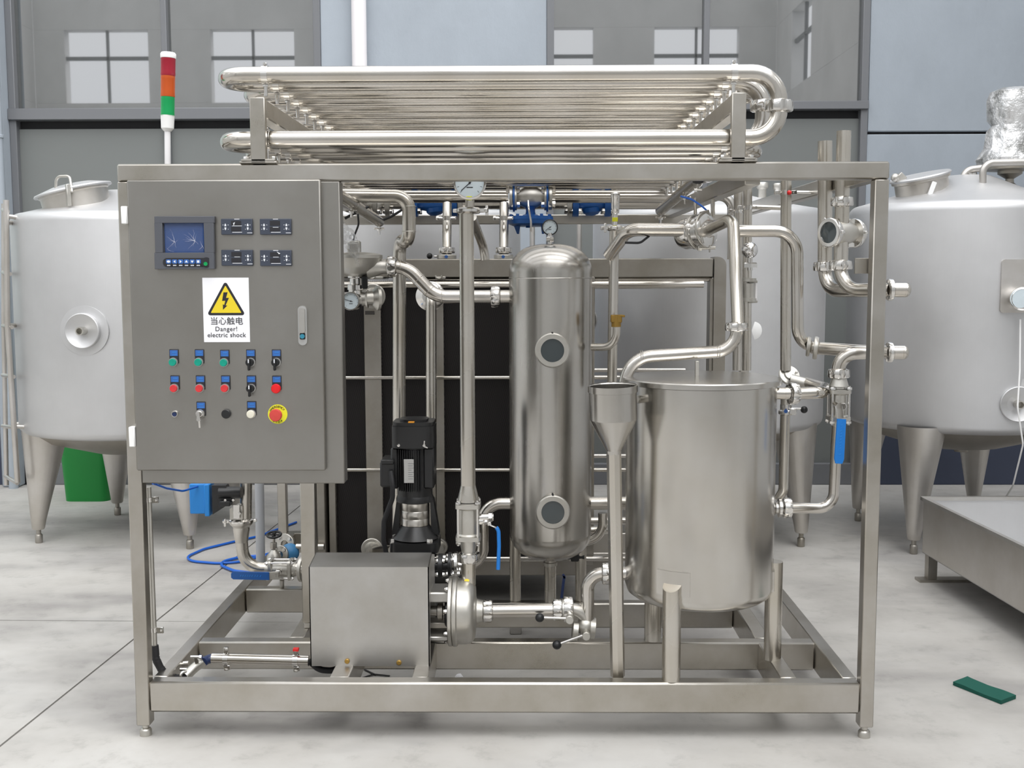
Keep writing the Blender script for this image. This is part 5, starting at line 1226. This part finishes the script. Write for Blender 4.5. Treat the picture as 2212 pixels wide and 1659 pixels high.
# the pair of pipes rising above the frame on the right
for (px, top, nutc, Y, lab, exo) in ((1782, 305, 576, .46, 'shorter of two open pipes rising above the frame at the right', 0), (1823, 283, 573, .32, 'taller of two open pipes rising above the right of the frame, with a sight tee', 1)):
    t = thing('riser_pipe', lab, 'pipe', P(px, 450, Y), 'open pipes rising at the right'); r = 15.2/S(Y)
    xb_ = px+ (0 if not exo else -7)
    gt = G().tube([P(xb_, nutc, Y), P(px, top, Y)], r, .05, 26, cap=False)
    gt.tube([P(xb_, nutc, Y), P(px, top, Y)], r*.92, .05, 26, cap=False)
    obj('pipe', gt, 'satin_pipe', t)
    union_nut(t, P(xb_, nutc, Y), Z3, r*.98, k=1.03)
    yend = .14
    pipe(t, [P(xb_, nutc+8, Y), P(xb_+2, 628, Y-.02), P(1925 if exo else 1900, 626, .16 if exo else .18)], r*.94, .085, 'pipe_steel')
    if exo:
        obj('end_ring', G().lathe(P(1917, 626, .16), X3, [(r*.9, 0), (r*1.4, .001), (r*1.48, .004), (r*1.48, .013), (r*1.3, .016), (r*.9, .017)], 32, cap=False), 'nut_steel', t)
        obj('end_cap', G().tube([P(1926, 626, .16), P(1956, 626, .15)], r*1.0, .05, 26).sphere(P(1956, 626, .15), r*1.0, 26, X3, .7), 'pipe_steel', t)
        union_nut(t, P(px-4, 436, Y), Z3, r*.98, k=1.0)
        cx_ = P(1820, 503, Y); hx_ = Vector((.84, .54, .0)).normalized()
        obj('sight_tee', G().lathe(cx_-hx_*.055, hx_, [(.026, 0), (.028, .01), (.034, .03), (.0355, .055), (.034, .08), (.028, .10), (.026, .11)], 36), 'cast_steel', t)
        for sgn in (-1, 1):
            q = cx_+hx_*(.050*sgn)
            sr = obj('sight_ring', G().lathe(q, hx_*sgn, [(.026, -.006), (.044, -.005), (.046, 0), (.046, .010), (.043, .014), (.033, .014), (.032, .009)], 40, cap=False), 'nut_steel', t)
            obj('sight_pane', G().lathe(q+hx_*sgn*.008, hx_*sgn, [(.033, 0), (.0001, .001)], 30, cap=False), 'sight_dark', sr)
            for a in range(3): obj('ring_lug', G().bar(*(lambda d: (q+d*.040+hx_*sgn*.002, q+d*.052+hx_*sgn*.002))(Vector((0, 0, 1))*math.cos(a*2.1+1.57)+hx_.cross(Z3)*math.sin(a*2.1+1.57)), .010, .012, hx_, .001), 'nut_steel', sr)
obj('bracket_plate', G().box(PX(1838, .1, 575), 2.2-.002, .056, .066, Pz(593, .1), Pz(560, .1), .001), 'dull_steel', fr)
ec = T('end_stub', 'polished pipe stub ending right of the right post, lower of two', 'pipe', P(1940, 760, .16))
obj('stub', G().cyl(P(1926, 761, .18), P(1952, 761, .17), .0215, n=26).sphere(P(1952, 761, .17), .0215, 26, X3, .7), 'pipe_steel', ec)

# ================================================================ STEAM LINES BEHIND, TOP
OY = 1.62; ko = 1/S(OY)
sl = T('steam_pipe', 'long polished steam pipe running across under the top frame', 'pipe', P(1100, 425, OY))
pipe(sl, [P(735, 425, OY), P(1098, 425, OY)], 13.2*ko, .05, 'pipe_steel')
pipe(sl, [P(1190, 425, OY), P(1470, 425, OY)], 13.2*ko, .05, 'pipe_steel')
OY2 = 1.80; k2_ = 1/S(OY2)
sl2 = T('steam_pipe', 'second steel pipe with blue strainers, just below and behind the long steam pipe', 'pipe', P(1040, 443, OY2))
pipe(sl2, [P(742, 441, OY2), P(1500, 441, OY2)], 11*k2_, .05, 'satin_pipe')
def strainer(lab, x0, x1):
    t = thing('strainer', lab, 'strainer', P((x0+x1)/2, 445, OY2), 'blue strainers on the rear steam pipe')
    c0_, c1_ = P(x0, 441, OY2), P(x1, 441, OY2)
    for c in (c0_, c1_): flange(t, c, X3, 27*k2_, 13*k2_, 'blue_paint', 'flange', 4, .013, 'nut_steel', PI/4)
    for c in (c0_-X3*.026, c1_+X3*.026): flange(t, c, X3, 26*k2_, 10*k2_, 'cast_steel', 'counter_flange', 4, .012, 'nut_steel', PI/4)
    m = (c0_+c1_)/2; L = (c1_-c0_).length
    obj('bowl', G().lathe(c0_, X3, [(11*k2_, 0), (13*k2_, L*.15), (19*k2_, L*.5), (13*k2_, L*.85), (11*k2_, L)], 30).lathe(m+Vector((0, 0, -8*k2_)), Vector((.12, 0, -1)), [(20*k2_, 0), (19*k2_, 9*k2_), (12*k2_, 15*k2_), (.0001, 17*k2_)], 26, cap=False), 'blue_paint', t)
    return t
strainer('blue flanged strainer on the rear pipe, left of the tall gauge', 897, 982)
strainer('blue flanged strainer on the rear pipe, right of the blue pressure regulator', 1243, 1312)
for px in (782, 812, 838):
    flange(sl2, P(px, 442, OY2), X3, 26*k2_, 10*k2_, 'cast_steel', 'flange', 4, .012)
obj('valve_body', G().lathe(P(786, 442, OY2), X3, [(12*k2_, 0), (18*k2_, .03), (18*k2_, .05), (12*k2_, .08)], 26), 'cast_steel', sl2)
# blue pressure regulator
rg_ = T('pressure_regulator', 'blue diaphragm pressure regulator hanging from the steam pipe', 'regulator', P(1145, 450, OY))
for px in (1104, 1189): flange(rg_, P(px, 426, OY), X3, 27*ko, 7*ko, 'cast_steel', 'flange', 4, .013, 'nut_steel', PI/4)
for px in (1112, 1180): flange(rg_, P(px, 428, OY), X3, 26*ko, 9*ko, 'cast_steel', 'body_flange', 4, .012, 'nut_steel', PI/4)
for px in (1110, 1182): obj('blue_gasket', G().lathe(P(px-2, 428, OY), X3, [(29*ko, 0), (29*ko, 4*ko)], 30), 'blue_paint', rg_)
obj('body', G().lathe(P(1108, 425, OY), X3, [(13*ko, 0), (16*ko, 10*ko), (24*ko, 26*ko), (25*ko, 38*ko), (24*ko, 50*ko), (16*ko, 66*ko), (13*ko, 74*ko)], 36), 'cast_steel', rg_)
def rz(py): return P(1146, py, OY)
c = rz(500); mxo = c.x
bz = lambda py: Pz(py, OY, 1146)
obj('bonnet', G().lathe((mxo, OY, 0), Z3, [(12*ko, bz(466)), (10*ko, bz(458)), (10*ko, bz(452)), (16*ko, bz(444)), (18*ko, bz(436))], 28), 'blue_paint', rg_)
obj('diaphragm_disc', G().lathe((mxo, OY, 0), Z3, [(26*ko, bz(488)), (36*ko, bz(489)), (48*ko, bz(484)), (49*ko, bz(476)), (48.4*ko, bz(475.6)), (49*ko, bz(475)), (48*ko, bz(468)), (20*ko, bz(466)), (10*ko, bz(462))], 44), 'blue_paint', rg_)
for k in range(10):
    a = 2*PI*k/10+.25; obj('bolt', G().hexn(Vector((mxo+43*ko*math.cos(a), OY+43*ko*math.sin(a), bz(468.5))), Z3, 4*ko, 5*ko), 'blue_paint', rg_)
for s_ in (-1, 1):
    obj('spring_leg', G().prism([(s_*22*ko, 0), (s_*36*ko, 0), (s_*29*ko, -18*ko), (s_*24.5*ko, -18*ko)][::-s_], (mxo, OY+.015, bz(487)), X3, Z3, 0, .03), 'blue_paint', rg_)
obj('hub', G().hexn((mxo-4*ko, OY, bz(492)), Z3, 7*ko, 6*ko), 'blue_paint', rg_)
obj('pilot_tube', G().tube([P(1141, 434, OY-.09), P(1142, 450, OY-.115), P(1147, 478, OY-.115), P(1147, 500, OY-.10)], 2.2*ko, .05, 12), 'nut_steel', rg_)
# two drops from the steam line
for (px, lab, kn) in ((965, 'thin pipe with bolted clip and ring nut dropping behind the tall front pipe', 1), (1088, 'thin pipe with ring nut dropping left of the blue regulator', 1)):
    RY_ = 1.48; kr = 1/S(RY_)
    t = thing('drop_pipe', lab, 'pipe', P(px, 500, RY_), 'thin drop pipes under the steam pipe')
    pipe(t, [P(px+1, 440, RY_+.1), P(px, 548, RY_)], 10*kr, .05, 'satin_pipe')
    bd_ = band(t, P(px, 471, RY_), Z3, 10.2*kr, X3, 'pipe_clip')
    obj('clip_bolt', G().cyl(P(px-17, 471, RY_-.01), P(px+18, 471, RY_-.01), .005, n=8).hexn(P(px-17, 471, RY_-.01), -X3, .010, .012), 'nut_steel', t)
    union_nut(t, P(px, 541, RY_), Z3, 10*kr, k=1.08)
    vbz = obj('valve_disc', G().cyl(P(px, 560, RY_), P(px, 550, RY_), 21*kr, n=30, c=.003), 'cast_steel', t)
    obj('blue_dot', G().cyl(P(px-1, 554.5, RY_-21*kr), P(px-1, 554.5, RY_-21*kr-.003), 3.6*kr, n=16), 'plate_blue', t)
    if px < 1000:
        obj('tap_rod', G().cyl(P(938, 554, RY_), P(955, 554, RY_), .004, n=10), 'nut_steel', t)
        obj('black_knob', G().sphere(P(928, 553, RY_), .0125, 16), 'black_plastic', t)
pd = T('slant_pipe', 'slanting bent pipe just right of the tall front pipe, near its top', 'pipe', P(1042, 520, 1.3))
pipe(pd, [P(1020, 470, 1.15), P(1045, 536, 1.32), P(1048, 562, 1.32)], 9.5/S(1.3), .06, 'satin_pipe')

# pipes between pump and top left
pB = T('product_pipe', 'tall double-bent pipe rising behind the black pump to the upper left', 'pipe', P(861, 800, 1.0))
BYa, BYb = .86, 1.0
pipe(pB, [P(730, 422, BYa), P(883, 424, BYa), P(884, 530, BYa+.0), P(863, 512, BYb-.03), P(861, 1180, BYb)], .0243, .05, 'satin_pipe')
g = G(); weld(g, P(884, 446, BYa), Z3, .0246); weld(g, P(884, 500, BYa), Z3, .0246); weld(g, P(862, 560, BYb), Z3, .0246); obj('weld_ring', g, 'cast_steel', pB)
pC = T('port_pipe', 'upright pipe below the round port of the plate pack, right of the taller one', 'pipe', P(931, 800, 1.15))
obj('flange', G().lathe(P(930, 640, 1.2), FW, [(.058, 0), (.058, .006), (.050, .010), (.03, .03)], 36), 'nut_steel', pC)
pipe(pC, [P(931, 642, 1.17), P(931, 650, 1.14), P(932, 1190, 1.12)], 11.5/S(1.13), .03, 'satin_pipe')

# bowl (diaphragm) valve with tee and thermometer, upper left
bv = T('bowl_valve', 'bowl shaped steel diaphragm valve wrapped in plastic film beside the cabinet', 'valve', P(775, 570, VY))
kb_ = 1/S(VY); bx_ = P(772, 570, VY)
def BZ(py): return Pz(py, VY, 775)
obj('bowl', G().lathe((bx_.x, VY, 0), Z3, [(18*kb_, BZ(598)), (30*kb_, BZ(590)), (44*kb_, BZ(575)), (50*kb_, BZ(563)), (54*kb_, BZ(558)), (54*kb_, BZ(551)), (46*kb_, BZ(548)), (20*kb_, BZ(545))], 44), 'cast_steel', bv)
obj('outlet_horn', G().lathe(P(795, 577, VY), X3, [(25*kb_, 0), (20*kb_, 16*kb_), (14.5*kb_, 32*kb_), (14.5*kb_, 46*kb_)], 30, cap=False), 'cast_steel', bv)
obj('neck', G().lathe((bx_.x-4*kb_, VY, 0), Z3, [(13*kb_, BZ(628)), (18*kb_, BZ(626)), (18*kb_, BZ(616)), (13*kb_, BZ(613)), (13*kb_, BZ(602)), (17*kb_, BZ(600)), (17*kb_, BZ(596))], 30), 'nut_steel', bv)
obj('actuator_cap', G().box(PX(752, VY, 530), PX(778, VY, 530), VY-.02, VY+.03, BZ(547), BZ(520), .004), 'cast_steel', bv)
obj('bolt', G().hexn((PX(747, VY, 552), VY-.04, BZ(556)), Z3, .02, .016), 'dull_steel', bv)
obj('black_hose', G().tube([P(763, 519, VY), P(767, 505, VY), P(775, 485, VY), P(773, 462, VY)], .0035, .05, 8), 'rubber', bv)
tee = obj('tee', G().lathe(P(745, 646, VY), X3, [(15*kb_, 0), (15*kb_, 45*kb_), (20*kb_, 50*kb_)], 26).lathe(P(790, 644, VY), Vector((1, .35, 0)), [(15*kb_, 0), (16*kb_, 14*kb_), (24*kb_, 22*kb_), (27*kb_, 24*kb_), (27*kb_, 30*kb_)], 32), 'cast_steel', bv)
obj('tee_upright', G().cyl(P(768, 646, VY), P(768, 626, VY), 15*kb_, n=26), 'nut_steel', bv)
obj('black_clip', G().box(PX(783, VY, 610), PX(796, VY, 610), VY-.03, VY-.015, BZ(624), BZ(596), .004), 'black_plastic', bv)
th_ = T('thermometer', 'round steel thermometer dial beside the cabinet edge, over the plate pack', 'thermometer', P(761, 650, .78))
dial(th_, P(757.5, 650.5, .745), 19.5/S(.745), 'dial_case', 'nut_steel', .05, math.radians(165), Vector((-.12, -1, .05)), 9)
# loose plastic film over the valve
fg = G(); nn, mm = 26, 9; vs = []
ctrl = [P(741, 478, .74), P(752, 505, .73), P(762, 540, .72), P(772, 572, .72)]
for i in range(nn+1):
    t = i/nn*3; k = min(int(t), 2); f_ = t-k
    cpt = ctrl[k].lerp(ctrl[k+1], f_); wd = (.008+.022*math.sin(PI*min(1, i/nn*1.1)))
    for j in range(mm+1):
        s_ = (j/mm-.5)*2
        nz_ = mn.noise(Vector((i*.45, j*.7, 2.0)))
        vs.append(cpt+Vector((s_*wd, nz_*.016, nz_*.008-s_*.006)))
fg.add(vs, [(i*(mm+1)+j, i*(mm+1)+j+1, (i+1)*(mm+1)+j+1, (i+1)*(mm+1)+j) for i in range(nn) for j in range(mm)])
tag(obj('plastic_wrap', fg, 'plastic_film', None, 25), 'crumpled clear plastic film hanging over the bowl valve', 'plastic film')
for (a, lab) in (((P(745, 472, .9), P(770, 458, .9), P(795, 447, .95)), 'thin grey cable along the left support bar'), ((P(822, 477, 1.2), P(845, 468, 1.2), P(872, 451, 1.2)), 'thin dark cable between support bar and double-bent pipe')):
    tag(obj('cable', G().tube(list(a), .005, .08, 8), 'rubber'), lab, 'cable')

# ================================================================ LOWER LEFT
NY = .10
cd = T('conduit', 'upright steel conduit inside the left front post, ending in a black hose', 'conduit', P(325, 1230, NY))
kn_ = 1/S(NY)
pipe(cd, [P(320.5, 1052, NY), P(334, 1398, NY)], 6*kn_, .05, 'cast_steel', 'conduit_tube')
for px, py in ((321.5, 1080), (332.5, 1361)):
    obj('pipe_clip', G().lathe(P(px, py+4, NY), Z3, [(6*kn_, 0), (7.6*kn_, 0), (7.6*kn_, 10*kn_), (6*kn_, 10*kn_)], 22, cap=False).bar(P(px+6, py, NY), P(px+21, py, NY), 14*kn_, 5*kn_, Y3, .001).lathe(P(px+14, py, NY-.005), FW, [(4*kn_, 0), (4*kn_, .004), (.0001, .005)], 12), 'nut_steel', cd)
pz1 = .20
obj('corrugated_hose', G().tube([P(334, 1394, NY), P(336, 1422, NY), P(350, 1450, .11), P(384, 1468, .13), P(404, 1462, .15)], 8.6*kn_, .06, 16, seg=10, rf=lambda t: 1+.05*math.sin(t*260)), 'rubber', cd)
cdz = T('conduit', 'level polished conduit with two clips running behind the front beam at lower left', 'conduit', P(560, 1425, .2))
LYc = .19; kl = 1/S(LYc)
obj('conduit_tube', G().tube([P(458, 1422, LYc), P(667, 1427, LYc)], 12.2*kl, .05, 24), 'pipe_steel', cdz)
for px, py in ((489, 1423), (639, 1426)):
    cl_ = band(cdz, P(px, py, LYc), X3, 12.2*kl, Z3)
    obj('clip_lug', G().bar(P(px+1, py+14, LYc-.01), P(px+2, py+24, LYc-.01), 14*kl, 4*kl, Y3, .001).lathe(P(px+1, py+19, LYc-.014), FW, [(4.5*kl, 0), (4.5*kl, .004), (.0001, .005)], 12), 'nut_steel', cl_)
obj('red_mark', G().box(P(634, 1404, LYc).x, P(646, 1404, LYc).x, LYc-.012, LYc+.004, P(636, 1405, LYc).z, P(636, 1399, LYc).z, .001), 'sticker_red', cdz)
obj('hose_piece', G().tube([P(440, 1430, LYc-.02), P(450, 1423, LYc), P(460, 1422, LYc)], 10*kl, .03, 16), 'navy', cdz)
obj('coupling', G().tube([P(402, 1460, .14), P(420, 1442, .16), P(440, 1428, LYc-.02)], 11*kl, .1, 20), 'cast_steel', cdz)
for px, py in ((418, 1419), (395, 1446)):
    obj('clamp_screw', G().cyl(P(px-6, py, .15), P(px+14, py, .15), .005, n=10).hexn(P(px+13, py, .15), X3, .008, .008).bar(P(px+4, py-2, .15), P(px+8, py+14, .15), .012, .006, Y3, .001), 'nut_steel', cdz)
obj('branch', G().cyl(P(370, 1437, .2), P(408, 1434, .2), 7*kl, n=16), 'pipe_steel', cdz)
obj('socket_ring', G().torus(P(398, 1460, .13), Vector((.6, -.8, .2)), .012, .005, 22, 10), 'nut_steel', cdz)
# tubing and motor cable emerging behind the cover
tag(obj('motor_cable', G().tube([P(668, 1428, .22), P(690, 1447, .2), P(720, 1449, .2), P(750, 1432, .22)], .010, .05, 12), 'rubber'), 'black motor cable sagging below the left end of the pump cover', 'cable')

# actuated valve and elbow
AY = 1.0; kk = 1/S(AY)
av = T('actuated_valve', 'pipe elbow with a blue and black air actuator below the cabinet, at lower left', 'valve', P(525, 1130, AY))
def AZ(py): return Pz(py, AY, 520)
def AX(px): return PX(px, AY, 1130)
obj('upper_pipe', G().cyl((AX(535), AY, AZ(1010)), (AX(531), AY, AZ(1120)), 13*kk, n=24), 'satin_pipe', av)
obj('valve_body', G().prism([(-14*kk, 0), (14*kk, 0), (14*kk, 30*kk), (3*kk, 33*kk), (-14*kk, 24*kk)], (AX(515), AY-.01, AZ(1119)), X3, Z3, -.02, .02), 'cast_steel', av)
obj('bracket', G().box(AX(510), AX(524), AY-.04, AY-.034, AZ(1116), AZ(1086), .001).lathe(P(517, 1109, AY-.04), FW, [(.006, 0), (.006, .004), (.0001, .005)], 12), 'nut_steel', av)
g_ = obj('actuator', G().lathe(P(474, 1064, AY-.05), X3, [(13*kk, 0), (13*kk, 46*kk), (12*kk, 48*kk)], 28), 'cast_black', av)
obj('actuator_end', G().prism([(-14*kk, 20*kk), (16*kk, 20*kk), (30*kk, -14*kk), (24*kk, -20*kk), (-14*kk, -44*kk)][::-1], P(478, 1064, AY-.02), X3, Z3, 0, .04), 'cast_black', av)
for px in (487, 504): obj('cap_screw', G().lathe(P(px, 1080, AY-.082), FW, [(2.6*kk, 0), (2.6*kk, .004), (1.4*kk, .004), (1.4*kk, .001), (.0001, .001)], 14), 'nut_steel', av)
obj('actuator_foot', G().box(AX(486), AX(510), AY-.08, AY-.04, AZ(1085), AZ(1074), .003), 'cast_black', av)
obj('blue_housing', G().box(AX(421), AX(455), AY-.06, AY+.06, AZ(1103), AZ(1040), .003), 'box_blue', av)
obj('blue_housing_lid', G().box(AX(453), AX(464), AY-.065, AY+.065, AZ(1108), AZ(1040), .003), 'box_blue', av)
clamp_ring(av, (AX(521), AY, AZ(1125)), Z3, 18*kk, Vector((-1, -.2, 0)), 'clamp')
obj('reducer', G().lathe((AX(521), AY, 0), Z3, [(25*kk, AZ(1126)), (25*kk, AZ(1131)), (18*kk, AZ(1138)), (18*kk, AZ(1144)), (14.4*kk, AZ(1168)), (13.4*kk, AZ(1172))], 32, cap=False), 'satin_pipe', av)
pipe(av, [P(522, 1170, AY), P(528, 1226, AY), P(600, 1229, AY)], 13.6*kk, .075, 'satin_pipe')
vb3, _h = ball_valve(av, P(607, 1229, AY), X3, 13.6*kk, 50*kk, FW)
obj('support_stem', G().cyl(P(609, 1252, AY+.0), P(609, 1271, AY+.02), .0085, n=12), 'cast_steel', av)
hb_ = P(599, 1241, AY-.085)
obj('handle_hub', G().hexn(hb_+Vector((.0, .012, 0)), FW, .013, .014), 'nut_steel', av)
A_, B_ = P(500, 1242.5, AY-.085), P(582, 1244, AY-.085)
dl = (B_-A_).normalized(); L_ = (B_-A_).length; ul = Vector((0, 0, 1))
obj('blue_grip', G().prism([(0, -.008), (.008, -.0145), (L_, -.0145), (L_, .0145), (.008, .0145), (0, .008)], A_, dl, ul, -.004, .006), 'blue_paint', av)
obj('lever_arm', G().bar(P(580, 1244, AY-.085), P(602, 1243, AY-.085), .03, .004, Y3, .001), 'cast_steel', av)
g = G()
for t in (.24, .30, .36, .42, .48, .54, .62, .68, .76):
    c = A_+dl*(L_*t)+Vector((0, -.0065, 0)); g.bar(c-ul*.003, c+ul*.004+dl*.004, .0018, .0006, Y3, .0001)
obj('raised_lettering', g, 'box_blue', av)['kind'] = 'stuff'
pipe(av, [P(632, 1229, AY), P(720, 1229, AY)], 13.6*kk, .05)
obj('flange', G().lathe(P(650, 1229, AY+.02), Vector((1, -.2, 0)), [(.03, 0), (.05, .002), (.05, .014), (.03, .018)], 30), 'cast_steel', av)
uc = T('downpipe', 'plain grey upright pipe behind the elbow at lower left', 'pipe', P(562, 1130, 1.35))
pipe(uc, [P(560, 1030, 1.35), P(563, 1213, 1.35)], 10/S(1.35), .05, 'grey_conduit')
for a, lab in (((P(330, 1044, .6), P(360, 1055, .7), P(395, 1061, .85), P(430, 1050, .95)), 'thin blue air tube looping under the cabinet bottom edge'),):
    tag(obj('air_tube', G().tube(list(a), .004, .10, 8), 'blue_hose'), lab, 'hose')
bs = T('strainer', 'faded blue strainer with bolted flanges behind the lower left ball valve', 'strainer', P(625, 1195, 1.3))
BS = 1.28; ks_ = 1/S(BS)
obj('body', G().sphere(P(626, 1194, BS), 21*ks_, 26), 'faded_blue', bs)
for c, r in ((P(616, 1176, BS+.04), 24), (P(606, 1198, BS-.03), 20)): flange(bs, c, Vector((-.35, -.9, .15)), r*ks_, .012, 'cast_steel', 'flange', 4, .008)
obj('pipe', G().cyl(P(640, 1181, BS), P(700, 1181, BS), 7*ks_, n=16), 'pipe_steel', bs)
hw_ = T('handwheel_valve', 'small valve with a black handwheel behind the lower left ball valve', 'valve', P(592, 1190, 1.25))
WY = 1.22; kw = 1/S(WY); wc = P(592, 1155, WY)
hwz = obj('handwheel', G().torus(wc, Vector((0, -.25, 1)), 15*kw, 2.6*kw, 30, 10).bar(wc-X3*15*kw, wc+X3*15*kw, .008, .006).bar(wc-Y3*15*kw, wc+Y3*15*kw, .008, .006).cyl(wc-Z3*.012, wc+Z3*.008, 4*kw, n=12), 'black_plastic', hw_)
obj('spindle', G().cyl(P(591, 1190, WY), P(592, 1156, WY), 3*kw, n=12).hexn(P(591, 1184, WY), Z3, 8*kw, 13*kw), 'dull_steel', hw_)
obj('body', G().lathe(P(592, 1212, WY), Z3, [(16*kw, 0), (16*kw, 12*kw), (10*kw, 20*kw), (6*kw, 26*kw)], 24), 'cast_steel', hw_)
